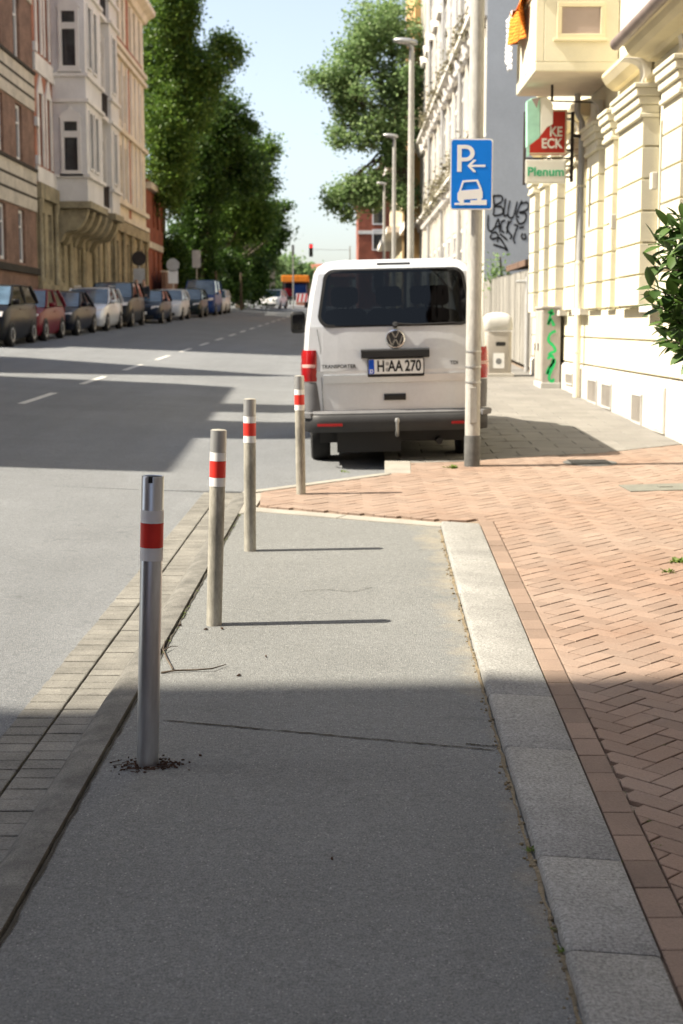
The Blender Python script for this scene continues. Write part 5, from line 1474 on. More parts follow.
# corbels
for y in (61.8, 63.3, 65.0, 66.6, 68.2, 70.0):
    b = MB(); pr = smooth_pts([(0, 5.2), (.22, 5.3), (.36, 5.6), (.62, 5.72), (.85, 5.75), (1.1, 5.95), (1.3, 6.3), (1.4, 6.66)], 3) + [(0, 6.66)]
    b.prism([(LX + u, y, z) for u, z in pr], [(LX + u, y + .5, z) for u, z in pr]); b.build('corbel', M['darkstone'], wh_, bevel=.03)
# beige part: strips and cornices
for y in (83.2,): strip(wh_, LX, 1, y, y + .9, 7.5, 20.3, M['orangebrick'], .02, 'brick_strip')
for z in (7.45, 8.3, 12.2, 16.2, 16.7): strip(wh_, LX, 1, 71.0, WY1 + .1, z, z + .25, M['beige'], .22, 'cornice')
strip(wh_, LX, 1, 72.0, WY1 - 1, 16.98, 17.3, M['redbrick'], .05, 'tile_band')
for y in np.arange(77.6, 88.5, 1.7): strip(wh_, LX, 1, y, y + .3, 8.6, 16.1, M['palestucco'], .10, 'pilaster')
profile_strip(wh_, LX, 1, WY0, WY1 + .2, [(-.01, 20.0), (.2, 20.05), (.35, 20.3), (.75, 20.5), (.8, 20.75), (-.01, 20.8)], M['beige'])
b = MB(); b.prism([(LX + .6, WY0, 20.81), (LX - 8, WY0, 20.81), (LX - 8, WY1, 20.81), (LX + .6, WY1, 20.81)], [(LX - 3, WY0, 25.5), (LX - 5, WY0, 25.5), (LX - 5, WY1, 25.5), (LX - 3, WY1, 25.5)]); b.build('roof', M['roof'], wh_)
sr = thing('small_brick_house', 'low red brick house at the far end of the ornate house, before the trees', 'house', (LX, 92, P(92)))
sw_ = [(y, y + 1, z, z + 1.9) for y in (93.4, 95.6, 97.8) for z in (4.6, 8.0)]
facade(sr, M['redbrick'], LX, 1, 90.5, 98, 0, 10.6, sw_, back=7)
for o in sw_: window(sr, LX, 1, o)
strip(sr, LX, 1, 90.5, 98.1, 6.6, 7.0, M['sandstone'], .1, 'stone_band'); strip(sr, LX, 1, 90.5, 98.2, 10.2, 10.6, M['sandstone'], .35, 'cornice')
b = MB(); b.prism([(LX + .3, 90.5, 10.61), (LX - 7, 90.5, 10.61), (LX - 7, 100, 10.61), (LX + .3, 100, 10.61)], [(LX - 2.6, 90.5, 12.6), (LX - 3.6, 90.5, 12.6), (LX - 3.6, 100, 12.6), (LX - 2.6, 100, 12.6)]); b.build('roof', M['roof'], sr)
gw_ = thing('garden_wall', 'brown garden wall beyond the ornate house along the left pavement', 'wall', (-11.4, 98, P(98)))
b = MB(); b.prism([(-11.3, 92.5, 2.3), (-11.55, 92.5, 2.3), (-11.55, 112, 2.8), (-11.3, 112, 2.8)], [(-11.3, 92.5, 5.1), (-11.55, 92.5, 5.1), (-11.55, 112, 5.4), (-11.3, 112, 5.4)]); b.build('wall', M['brownbrick'], gw_)
b = MB(); b.prism([(-11.24, 92.5, 5.102), (-11.61, 92.5, 5.102), (-11.61, 112, 5.402), (-11.24, 112, 5.402)], [(-11.24, 92.5, 5.22), (-11.61, 92.5, 5.22), (-11.61, 112, 5.52), (-11.24, 112, 5.52)]); b.build('coping', M['sandstone'], gw_)

# ---- houses on the left, nearer than the frame, that shade the street
nearA = thing('near_brick_house', 'tall house on the left, beside the viewer, whose shadow falls across the path', 'house', (LX, -8, 0))
aw = [(y, y + 1.2, z, z + 2.2) for y in (-22, -19, -16, -13, -10, -7, -4, -1, 2) for z in (1.2, 5, 8.8, 12.6, 16)]
facade(nearA, M['brownbrick'], LX, 1, -26, 4.35, -1, 20, aw, back=9)
for o in aw[15:]: window(nearA, LX, 1, o)
b = MB(); b.prism([(LX + .3, -26, 20.001), (LX - 9, -26, 20.001), (LX - 9, 4.35, 20.001), (LX + .3, 4.35, 20.001)], [(LX - 4, -26, 24), (LX - 5, -26, 24), (LX - 5, 4.35, 24), (LX - 4, 4.35, 24)]); b.build('roof', M['roof'], nearA)
nearB = thing('dormered_house', 'rendered house across the street with two tall gabled dormers casting shade', 'house', (LX, 19, P(19)))
bw2 = [(y, y + 1.2, z, z + 2.1) for y in (14.5, 17, 19.5, 22, 24) for z in (1.6, 5.2, 8.8)]
facade(nearB, M['beige'], LX, 1, 13.25, 25.6, -1, 12.5, bw2, back=8)
for o in bw2: window(nearB, LX, 1, o)
b = MB(); b.prism([(LX + .2, 13.25, 12.501), (LX - 8, 13.25, 12.501), (LX - 8, 25.6, 12.501), (LX + .2, 25.6, 12.501)], [(LX - 3.5, 13.25, 15.6), (LX - 4.5, 13.25, 15.6), (LX - 4.5, 25.6, 15.6), (LX - 3.5, 25.6, 15.6)]); b.build('roof', M['roof'], nearB)
for (a, c, z) in ((16.55, 18.75, 14.75), (20.3, 21.7, 15.0)):
    b = MB(); b.box(LX - 3.3, LX + .05, a, c, 12.502, z); b.build('dormer', M['beige'], nearB)
nearC = thing('gabled_house', 'pointed gable house across the street between two gaps', 'house', (LX, 29.5, P(29.5)))
gp_pts = [(26.2, -1), (32.6, -1), (32.6, 6.8), (29.4, 14.3), (26.2, 5.0)]
b = MB(); b.prism([(LX, y, z) for y, z in gp_pts], [(LX - 8, y, z) for y, z in gp_pts]); b.build('wall', M['redbrick'], nearC)
for y in (27.2, 29.6):
    for z in (1.8, 5.2):
        b = MB(); b.box(LX + .001, LX + .06, y, y + 1.1, z, z + 1.8); wq = b.build('window', M['wframe'], nearC)
        b = MB(); b.box(LX + .061, LX + .066, y + .1, y + 1.0, z + .1, z + 1.7); b.build('pane', M['wglass'], wq, sub=True)
#PART4
nearD = thing('added_fill_cut_house', 'added unseen dark house right of the viewer that cuts fill light', 'house', (4.6, -8, 0))  # added out of view to cut the fill light on the foreground
dw = [(y, y + 1.2, z, z + 2.2) for y in range(-25, 8, 3) for z in (1.4, 5, 8.6, 12)]
facade(nearD, M['darkhouse'], 4.6, -1, -28, 9.3, -1, 15.5, dw, back=9)
for o in dw[-20:]: window(nearD, 4.6, -1, o)
b = MB(); b.prism([(4.3, -28, 15.501), (13.6, -28, 15.501), (13.6, 9.3, 15.501), (4.3, 9.3, 15.501)], [(8, -28, 20), (10, -28, 20), (10, 9.3, 20), (8, 9.3, 20)]); b.build('roof', M['roof'], nearD)
nearE = thing('added_reflection_house', 'added unseen brick house behind the viewer for the van window reflection', 'house', (-3, -60, -1.5))  # added behind the camera to darken the van window reflection and the fill
b = MB(); b.box(-30, 25, -72, -60, -3, 17); b.build('wall', M['brownbrick'], nearE)
b = MB(); b.prism([(-30.3, -72.3, 17.001), (25.3, -72.3, 17.001), (25.3, -59.7, 17.001), (-30.3, -59.7, 17.001)], [(-28, -66.5, 22), (23, -66.5, 22), (23, -65.5, 22), (-28, -65.5, 22)]); b.build('roof', M['roof'], nearE)
for k in range(12):
    for z in (1, 5, 9, 13):
        b = MB(); x = -27 + k * 4.2; b.box(x, x + 1.3, -60.0, -59.9, z, z + 2.2); wq = b.build('window', M['wframe'], nearE)
        b = MB(); b.box(x + .1, x + 1.2, -59.899, -59.89, z + .1, z + 2.1); b.build('pane', M['wglass'], wq, sub=True)
# ------------------------------------------------------------------ parked cars
def make_car(name, label, x, y, m, L=4.1, W=1.72, H=1.48, style='hatch', rz=0., facing=-1, rails=False, zoff=0.):
    """built with its nose at local y=0 pointing to -y"""
    t = thing(name, label, 'van' if style == 'van' else 'car', (x, y, roadz(x + .85, y + 2) - SLOPE * 2 + zoff), rot=(math.atan(SLOPE), 0, rz), group='cars parked along the left kerb')
    hw = W / 2
    hood = dict(hatch=.92, sedan=.88, mpv=1.05, suv=1.12, van=1.15, estate=.93)[style]
    belt = hood + .06
    ws = dict(hatch=1.05, sedan=1.30, mpv=.75, suv=1.15, van=.65, estate=1.2)[style]      # windscreen base
    rf = ws + dict(hatch=.75, sedan=.8, mpv=.85, suv=.65, van=.75, estate=.8)[style]        # roof front
    rr = L - dict(hatch=.55, sedan=1.35, mpv=.35, suv=.40, van=.12, estate=.45)[style]      # roof rear
    rb = L - dict(hatch=.12, sedan=.75, mpv=.06, suv=.08, van=.03, estate=.08)[style]
    b = MB(); st = []
    for (yy, ztop, wi, zb) in [(0.0, .58, .16, .30), (.04, .66, .10, .22), (.16, hood - .16, .04, .19), (.40, hood - .06, .012, .18), (ws * .7, hood, .0, .18), (ws + .1, belt, 0, .18),
                               (L * .6, belt + .01, 0, .18), (L - .35, belt + .03, .0, .20), (L - .08, belt - .02, .05, .24), (L, .70, .14, .32)]:
        a = hw - wi
        half_ = [(0, zb), (a - .10, zb), (a - .02, zb + .12), (a, zb + (ztop - zb) * .5), (a - .01, ztop - .14), (a - .05, ztop - .03), (a - .16, ztop + .005), (0, ztop + .03)]
        st.append([(u, yy, z) for u, z in half_] + [(-u, yy, z) for u, z in half_[::-1][1:-1]])
    b.loft(st)
    # roof with pillars
    rw_ = hw - .17
    roof = []
    for yy, z, wv in [(rf - .04, H - .045, rw_ - .02), (rf + .25, H - .005, rw_), ((rf + rr) / 2, H, rw_), (rr - .2, H - .02, rw_), (rr, H - .06, rw_ - .03)]:
        hf = [(0, z - .05), (wv - .02, z - .06), (wv, z - .03), (wv - .12, z), (0, z + .012)]
        roof.append([(u, yy, q) for u, q in hf] + [(-u, yy, q) for u, q in hf[::-1][1:-1]])
    b.loft(roof)
    wb_ = hw - .05
    for s in (-1, 1):
        for (y0, z0, x0, y1, z1, x1, r_) in [(ws, belt - .02, wb_, rf, H - .05, rw_, .035), (rb, belt, wb_, rr, H - .07, rw_, .06), ((rf + rr) / 2 - .1, belt, wb_ + .0, (rf + rr) / 2 - .1, H - .05, rw_, .04)]:
            b.tube([(s * x0, y0, z0), (s * (x0 + x1) / 2 + s * .02, (y0 + y1) / 2, (z0 + z1) / 2 + .01), (s * x1, y1, z1)], [r_ * 1.1, r_, r_], 8)
    b.build('body', m, t, smooth=42, world=False)
    def part(nm, mb, mt, **k): return mb.build(nm, mt, t, world=False, **k)
    q = MB(); a, c = wb_ - .02, rw_ - .02
    q.loft([[(-a, ws - .01, belt - .01), (-a * .5, ws - .06, belt), (0, ws - .08, belt), (a * .5, ws - .06, belt), (a, ws - .01, belt - .01)], [(-c, rf - .02, H - .05), (-c * .5, rf - .06, H - .04), (0, rf - .07, H - .035), (c * .5, rf - .06, H - .04), (c, rf - .02, H - .05)]], caps=False, closed=False)
    part('windscreen', q, M['carglass'], smooth=40)
    q = MB(); q.quad((-a, rb, belt), (a, rb, belt), (c, rr + .01, H - .06), (-c, rr + .01, H - .06)); part('rear_window', q, M['glass'])
    for s in (-1, 1):
        q = MB(); q.quad((s * (wb_ + .012), ws + .08, belt - .01), (s * (wb_ + .012), rb - .1, belt + .01), (s * (rw_ + .006), rr - .06, H - .07), (s * (rw_ + .006), rf + .04, H - .06)); part('side_window', q, M['glass'])
        q = MB(); q.prism([(s * u, v, w2) for u, v, w2 in [(hw - .42, .10, hood - .27), (hw - .10, .22, hood - .25), (hw - .09, .30, hood - .12), (hw - .40, .16, hood - .15)]],
                          [(s * u, v - .05, w2) for u, v, w2 in [(hw - .42, .07, hood - .27), (hw - .10, .17, hood - .25), (hw - .09, .25, hood - .12), (hw - .40, .13, hood - .15)]])
        part('headlight', q, M['lampwhite'], bevel=.01)
        q = MB(); q.prism([(s * u, L - .06, v) for u, v in rrect(hw - .22, hw - .05, belt - .3, belt - .06, .03)], [(s * u, L + .01, v) for u, v in rrect(hw - .24, hw - .09, belt - .3, belt - .06, .03)]); part('tail_light', q, M['lampred'])
        q = MB(); rings_ = [[(s * (hw + .09 + u * k), ws + .18 + d, belt + .06 + v * k) for u, v in rrect(-.09, .09, -.065, .065, .03, 3)] for d, k in ((-.05, .6), (-.02, 1), (.05, 1), (.07, .8))]
        q.loft(rings_); part('mirror', q, m, smooth=50)
        for wy in (.78, L - .72):
            R_ = .31 if style not in ('suv', 'van') else .35
            q = MB(); q.loft([[(s * (hw - .09) + z, wy + r_ * math.cos(a_), R_ + r_ * math.sin(a_)) for a_ in [k * 6.2832 / 20 for k in range(20)]] for r_, z in [(.19, -.10), (R_ - .02, -.10), (R_, -.07), (R_, .07), (R_ - .02, .105), (.19, .10)]]); wh = part('wheel', q, M['rubber'], smooth=40)
            q = MB(); q.loft([[(s * (hw - .09 + z), wy + r_ * math.cos(a_), R_ + r_ * math.sin(a_)) for a_ in [k * 6.2832 / 16 for k in range(16)]] for r_, z in [(.20, .08), (.195, .108), (.06, .09), (.001, .10)]]); q.build('rim', M['steel'], wh, sub=True, smooth=30)
            q = MB(); q.prism([(s * (hw - .06), wy + (R_ + .05) * math.cos(k * .3142), max(.2, R_ + (R_ + .05) * math.sin(k * .3142))) for k in range(-1, 12)], [(s * (hw + .004), wy + (R_ + .05) * math.cos(k * .3142), max(.2, R_ + (R_ + .05) * math.sin(k * .3142))) for k in range(-1, 12)]); part('wheel_arch', q, M['black'])
        q = MB(); q.box(min(s * hw, s * (hw + .012)), max(s * hw, s * (hw + .012)), ws + .95, ws + 1.12, belt - .16, belt - .12); part('door_handle', q, m)
        if rails:
            q = MB(); q.tube([(s * (rw_ - .06), rf + .3, H - .01), (s * (rw_ - .06), rf + .4, H + .05), (s * (rw_ - .06), rr - .3, H + .05), (s * (rw_ - .06), rr - .2, H - .01)], .018, 6); part('roof_rail', q, M['steel'])
    q = MB(); q.prism([(u, .02, v) for u, v in rrect(-.42, .42, .60, .70, .03)], [(u, -.02 + .1, v) for u, v in rrect(-.42, .42, .60, .70, .03)]); q.prism([(u, -.012, v) for u, v in rrect(-.55, .55, .24, .38, .04)], [(u, .06, v) for u, v in rrect(-.55, .55, .24, .38, .04)]); part('grille', q, M['black'])
    q = MB(); q.prism([(u, -.03, v) for u, v in rrect(-.26, .26, .43, .54, .01)], [(u, .02, v) for u, v in rrect(-.26, .26, .43, .54, .01)]); part('number_plate', q, M['plate'])
    q = MB(); q.prism([(u, L + .022, v) for u, v in rrect(-.26, .26, .5, .61, .01)], [(u, L - .02, v) for u, v in rrect(-.26, .26, .5, .61, .01)]); part('rear_plate', q, M['plate'])
    return t
def paint(nm, c, metal=.3): return mat(nm, c, rough=.3, metal=0, var=.06, scale=2, coat=.06, spec=.16)
K = dict(black=paint('black_car_paint', (.006, .006, .007)), red=paint('red_car_paint', (.15, .006, .014), .2), navy=paint('navy_car_paint', (.006, .008, .016)),
         silver=M['silver'], graph=paint('graphite_car_paint', (.014, .014, .014)), dblue=paint('dark_blue_car_paint', (.007, .013, .028)),
         lsilver=paint('light_silver_car_paint', (.55, .57, .60), .4), dgreen=paint('dark_green_car_paint', (.008, .015, .015)), blue=paint('blue_van_paint', (.012, .045, .19), .1), white=paint('white_car_paint', (.75, .75, .75), 0.))
# street-side rear corner and front taken from the photo
cars = [('parked_car', 'black compact people carrier parked nearest, cut by the left picture edge', 38, 41.0, 'black', dict(L=4.0, H=1.62, style='mpv')),
        ('parked_car', 'dark red hatchback parked behind the black people carrier', 66, 44.9, 'red', dict(L=3.85, H=1.50, style='hatch')),
        ('parked_car', 'dark navy saloon car parked between the red hatchback and silver estate', 97, 50.3, 'navy', dict(L=4.4, H=1.42, style='sedan')),
        ('parked_car', 'silver estate car with roof rails parked behind the navy saloon', 123, 55.4, 'silver', dict(L=4.35, H=1.55, style='estate', rails=True)),
        ('parked_car', 'tall graphite off-roader parked behind the silver estate', 145, 60.8, 'graph', dict(L=4.4, W=1.80, H=1.78, style='suv')),
        ('parked_car', 'dark blue hatchback parked beside the round sign, before the tall graphite car', 172, 67.0, 'dblue', dict(L=4.2, H=1.47, style='hatch')),
        ('parked_car', 'light silver hatchback parked behind the dark blue one', 190, 73.8, 'lsilver', dict(L=4.0, H=1.50, style='hatch')),
        ('parked_car', 'dark green car with bright headlights parked before the blue van', 208, 80.5, 'dgreen', dict(L=4.2, H=1.55, style='hatch')),
        ('parked_van', 'blue delivery van near the far end of the parked row', 222, 87.5, 'blue', dict(L=4.9, W=1.85, H=2.05, style='van')),
        ('parked_car', 'light silver car last in the row behind the blue van', 230.5, 93.0, 'lsilver', dict(L=4.2, H=1.50, style='estate'))]
for nm, lab, pxr, yr, kc, kw in cars:
    X = at(pxr, 320, yr).x
    make_car(nm, lab, X - kw.get('W', 1.72) / 2, yr - kw['L'], K[kc], rz=R(-.6), **kw)

# ------------------------------------------------------------------ far end of the street
# maintenance truck seen from behind
TY = 128.; c = at(295, 300, TY); tz = roadz(c.x, TY)
tr = thing('work_truck', 'orange topped road works truck with striped warning board at the far junction', 'truck', (c.x, TY, tz))
b = MB(); b.box(c.x - 1.15, c.x + 1.15, TY + .3, TY + 6, tz + .75, tz + 1.0); b.build('chassis', M['black'], tr)
b = MB(); b.box(c.x - 1.05, c.x + 1.05, TY + 3.6, TY + 5.6, tz + 1.0, tz + 2.5); b.build('cab', M['blue'] if 'blue' in M else K['navy'], tr, bevel=.08)
b = MB(); b.box(c.x - 1.2, c.x + 1.2, TY + .2, TY + 3.5, tz + 2.3, tz + 2.85); b.build('canopy', M['orange'], tr, bevel=.05)
for s in (-1, 1):
    for yy in (.35, 3.3):
        b = MB(); b.box(c.x + s * 1.1 - .06, c.x + s * 1.1 + .06, TY + yy, TY + yy + .1, tz + 1.0, tz + 2.3); b.build('canopy_post', M['iron'], tr)
b = MB(); b.box(c.x - .1, c.x + 1.0, TY + .7, TY + 2.6, tz + 1.0, tz + 2.1); b.build('load', K['blue'], tr, bevel=.06)
b = MB(); b.box(c.x - 1.0, c.x - .15, TY + .8, TY + 2.6, tz + 1.0, tz + 1.7); b.build('load', K['red'], tr, bevel=.06)
b = MB(); b.box(c.x + .1, c.x + 1.15, TY - .02, TY + .06, tz + .5, tz + 1.25); wbd = b.build('warning_board', M['signwhite'], tr)
b = MB()
for k in range(3):
    u = c.x + .12 + k * .36; b.prism([(u, TY - .024, tz + .52), (u + .18, TY - .024, tz + .52), (u + .30, TY - .024, tz + 1.23), (u + .12, TY - .024, tz + 1.23)], [(u, TY - .021, tz + .52), (u + .18, TY - .021, tz + .52), (u + .30, TY - .021, tz + 1.23), (u + .12, TY - .021, tz + 1.23)])
b.build('stripes', M['red'], wbd, sub=True)
for s in (-1, 1):
    for yy in (1.2, 4.8):
        b = MB(); b.loft([[(c.x + s * .95 + z, TY + yy + r_ * math.cos(a), tz + .45 + r_ * math.sin(a)) for a in [k * 6.2832 / 18 for k in range(18)]] for r_, z in [(.2, -.13), (.45, -.13), (.45, .13), (.2, .13)]]); b.build('wheel', M['rubber'], tr)
X = at(270, 300, 119).x
make_car('white_car', 'small white car standing at the far junction left of the truck', X, 117, K['white'], L=4.0, H=1.55, style='hatch', rz=R(-8))
COL.objects['white_car'].pop('group', None) if 'white_car' in COL.objects else None

# traffic lights on mast arms
tlx = at(311, 250, 108)
TLP = at(350, 262, 108)
g = thing('traffic_light', 'red traffic light hanging from a thin mast arm over the far junction', 'traffic light', (TLP.x, 108, P(108)))
b = MB(); b.tube([(TLP.x, 108, P(108)), (TLP.x, 108, tlx.z + .3)], .05, 10); b.build('pole', M['steel'], g)
b = MB(); b.tube([(TLP.x, 108, tlx.z), (tlx.x, 108, tlx.z + .05)], .016, 8); b.build('mast_arm', M['steel'], g)
b = MB(); b.box(tlx.x - .14, tlx.x + .14, 107.9, 108.1, tlx.z - .5, tlx.z + .45); hd = b.build('signal_head', M['black'], g, bevel=.03)
for k, mm in ((.28, 'lampred'), (-.02, 'black'), (-.32, 'black')):
    b = MB(); b.lathe([(.001, 0), (.10, 0), (.11, .03)], n=14)
    b.v = [(tlx.x + x_, 107.9 - z_, tlx.z + k + y_) for x_, y_, z_ in b.v]
    if mm == 'lampred':
        em_ = bpy.data.materials.new('red_signal'); em_.use_nodes = True; p_ = em_.node_tree.nodes['Principled BSDF']; p_.inputs['Base Color'].default_value = (.5, .01, .01, 1); p_.inputs['Emission Color'].default_value = (1, .02, .02, 1); p_.inputs['Emission Strength'].default_value = 1.2
        b.build('lens', em_, hd, sub=True)
    else: b.build('lens', M['black'], hd, sub=True)
tv = at(293, 250, 116)
g = thing('traffic_light', 'second dark traffic light on a pole at the left far junction corner', 'traffic light', (tv.x, 116, P(116)))
b = MB(); b.tube([(tv.x, 116, P(116)), (tv.x, 116, tv.z - .4)], .06, 8); b.build('pole', M['steel'], g)
b = MB(); b.box(tv.x - .1, tv.x + .1, 115.9, 116.1, tv.z - .4, tv.z + .4); b.build('signal_head', M['signback'], g)

fh = thing('far_red_house', 'distant low house with orange red roof beyond the truck', 'house', (at(312, 280, 190).x, 190, P(145)))
cA, cB = at(296, 270, 190), at(352, 270, 190)
b = MB(); b.box(cA.x, cB.x, 190, 200, P(145) - 1, at(320, 277, 190).z); b.build('wall', M['orangebrick'], fh)
zz = at(320, 277, 190).z
b = MB(); b.prism([(cA.x - .5, 189.5, zz + .01), (cB.x + .5, 189.5, zz + .01), (cB.x + .5, 200.5, zz + .01), (cA.x - .5, 200.5, zz + .01)], [(cA.x + 1.5, 194.5, zz + 1.9), (cB.x - .5, 194.5, zz + 1.9), (cB.x - .5, 195.5, zz + 1.9), (cA.x + 1.5, 195.5, zz + 1.9)]); b.build('roof', M['roof'], fh)
for k in range(3):
    b = MB(); xx = cA.x + 1 + k * 2.2; b.box(xx, xx + 1, 189.94, 189.999, P(145) + 1, P(145) + 2.2); b.build('window', M['wglass'], fh)

# left signs
def left_sign(label, px, pyc, Y, shape, r, plate_=None, m='signback'):
    c = at(px, pyc, Y); z0 = roadz(LK(Y), Y) + .12
    g = thing('road_sign', label, 'traffic sign', (c.x, Y, z0))
    b = MB(); b.tube([(c.x, Y, z0 - .1), (c.x, Y, c.z + r)], .035, 8); b.build('pole', M['steel'], g, smooth=40)
    b = MB()
    n = {'round': 24, 'oct': 8}.get(shape, 4)
    if shape == 'rect': pts = rrect(-r * .75, r * .75, -r * 1.5, r * 1.5, .04)
    else: pts = [(r * math.cos(R(22.5) * (n == 8) + k * 6.2832 / n), r * math.sin(R(22.5) * (n == 8) + k * 6.2832 / n)) for k in range(n)]
    b.prism([(c.x + u, Y - .05, c.z + v) for u, v in pts], [(c.x + u, Y - .04, c.z + v) for u, v in pts]); b.build('plate', M[m], g)
    if plate_:
        zc = at(px, plate_, Y).z
        b = MB(); b.prism([(c.x + u, Y - .05, zc + v) for u, v in rrect(-.26, .26, -.34, .34, .03)], [(c.x + u, Y - .04, zc + v) for u, v in rrect(-.26, .26, -.34, .34, .03)]); b.build('supplement_plate', M['signwhite'] if m != 'iron' else M['pipegrey'], g)
left_sign('dark round road sign seen from behind before the beige house front', 139, 258.5, 66, 'round', .33, 276, 'iron')
left_sign('pale octagonal road sign with white plate below before the trees', 173, 265, 76, 'oct', .36, 277, 'pipegrey')
left_sign('upright rectangular bluish road sign on a pole before the dark trees', 196.5, 259, 86, 'rect', .34, None, 'pipegrey')
for px, Y in ((216, 92), (241, 100)):
    c = at(px, 290, Y); b = MB(); z0 = P(Y) + .2; b.tube([(c.x, Y, z0), (c.x, Y, z0 + 2.6)], [.09, .07], 8)
    tag(b.build('wooden_post', M['bark'], smooth=40), 'thin brown post standing left of the road before the dark trees', 'post', 'brown posts before the trees')

# two people on the left pavement, seen over the car roofs
def person(label, px, Y, face, top, trousers, hair, step):
    x = at(px, 285, Y).x; z0 = roadz(LK(Y), Y) + .13
    t = thing('person', label, 'person', (x, Y, z0), rz=face)
    def skin(name, joints, edges, mtl, root=0, parent=t):
        bm = bmesh.new(); ly = bm.verts.layers.skin.verify(); vs = []
        for i, (p, rad) in enumerate(joints):
            v = bm.verts.new(p); v[ly].radius = rad if isinstance(rad, tuple) else (rad, rad); v[ly].use_root = i == root; vs.append(v)
        for a, b in edges: bm.edges.new((vs[a], vs[b]))
        me = bpy.data.meshes.new(name); bm.to_mesh(me); bm.free(); me.materials.append(mtl)
        o = bpy.data.objects.new(name, me); COL.objects.link(o); o.parent = parent
        o.modifiers.new('skin', 'SKIN').use_smooth_shade = True; sdv = o.modifiers.new('sub', 'SUBSURF'); sdv.levels = 2; sdv.render_levels = 2
        return o
    st = step
    J = [((0, 0, .95), (.15, .11)), ((0, 0, 1.15), (.135, .10)), ((0, .01, 1.38), (.165, .11)), ((0, 0, 1.50), .065), ((0, -.02, 1.58), (.075, .085)), ((0, -.02, 1.67), (.085, .10)), ((0, -.01, 1.74), (.055, .065)),
         ((.19, 0, 1.42), .06), ((.24, .03 + st * .5, 1.15), .045), ((.25, -.05 + st, .92), .035), ((.25, -.07 + st, .83), .032), ((-.19, 0, 1.42), .06), ((-.24, .03 - st * .5, 1.15), .045), ((-.25, -.05 - st, .92), .035), ((-.25, -.07 - st, .83), .032),
         ((.10, 0, .86), .095), ((.105, -.03 - st * .8, .50), .065), ((.105, -st * 1.4, .10), .045), ((.105, -.14 - st * 1.4, .04), .04), ((-.10, 0, .86), .095), ((-.105, -.03 + st * .8, .50), .065), ((-.105, st * 1.4, .10), .045), ((-.105, -.14 + st * 1.4, .04), .04)]
    Ed = [(0, 1), (1, 2), (2, 3), (3, 4), (4, 5), (5, 6), (2, 7), (7, 8), (8, 9), (9, 10), (2, 11), (11, 12), (12, 13), (13, 14), (0, 15), (15, 16), (16, 17), (17, 18), (0, 19), (19, 20), (20, 21), (21, 22)]
    skin('body', J, Ed, M['skin'])
    skin('jacket', [((0, 0, .90), (.165, .125)), ((0, 0, 1.15), (.155, .118)), ((0, .01, 1.40), (.185, .128)), ((.20, 0, 1.42), .075), ((.245, .03 + st * .5, 1.15), .06), ((.255, -.05 + st, .94), .05), ((-.20, 0, 1.42), .075), ((-.245, .03 - st * .5, 1.15), .06), ((-.255, -.05 - st, .94), .05)],
         [(0, 1), (1, 2), (2, 3), (3, 4), (4, 5), (2, 6), (6, 7), (7, 8)], top)
    skin('trousers', [((0, 0, .94), (.16, .12)), ((.105, 0, .84), .11), ((.108, -.03 - st * .8, .50), .08), ((.108, -st * 1.4, .12), .06), ((-.105, 0, .84), .11), ((-.108, -.03 + st * .8, .50), .08), ((-.108, st * 1.4, .12), .06)],
         [(0, 1), (1, 2), (2, 3), (0, 4), (4, 5), (5, 6)], trousers)
    skin('hair', [((0, .045, 1.60), (.07, .06)), ((0, .03, 1.69), (.092, .095)), ((0, .0, 1.755), (.07, .085))], [(0, 1), (1, 2)], hair)
    return t
hd_ = mat('dark_hair', (.015, .012, .01), rough=.7); tp_ = mat('grey_jacket', (.10, .11, .13), rough=.9); tp2 = mat('dark_jacket', (.03, .035, .045), rough=.9); jn = mat('blue_trousers', (.04, .05, .08), rough=.9); hb_ = mat('brown_hair', (.09, .04, .02), rough=.7)
person('dark haired person in a grey jacket on the left pavement behind the tall car', 136.5, 63.6, R(10), tp_, jn, hd_, .10)
person('brown haired person in a dark jacket walking beside the grey jacketed one', 144, 64.2, R(-15), tp2, jn, hb_, -.10)

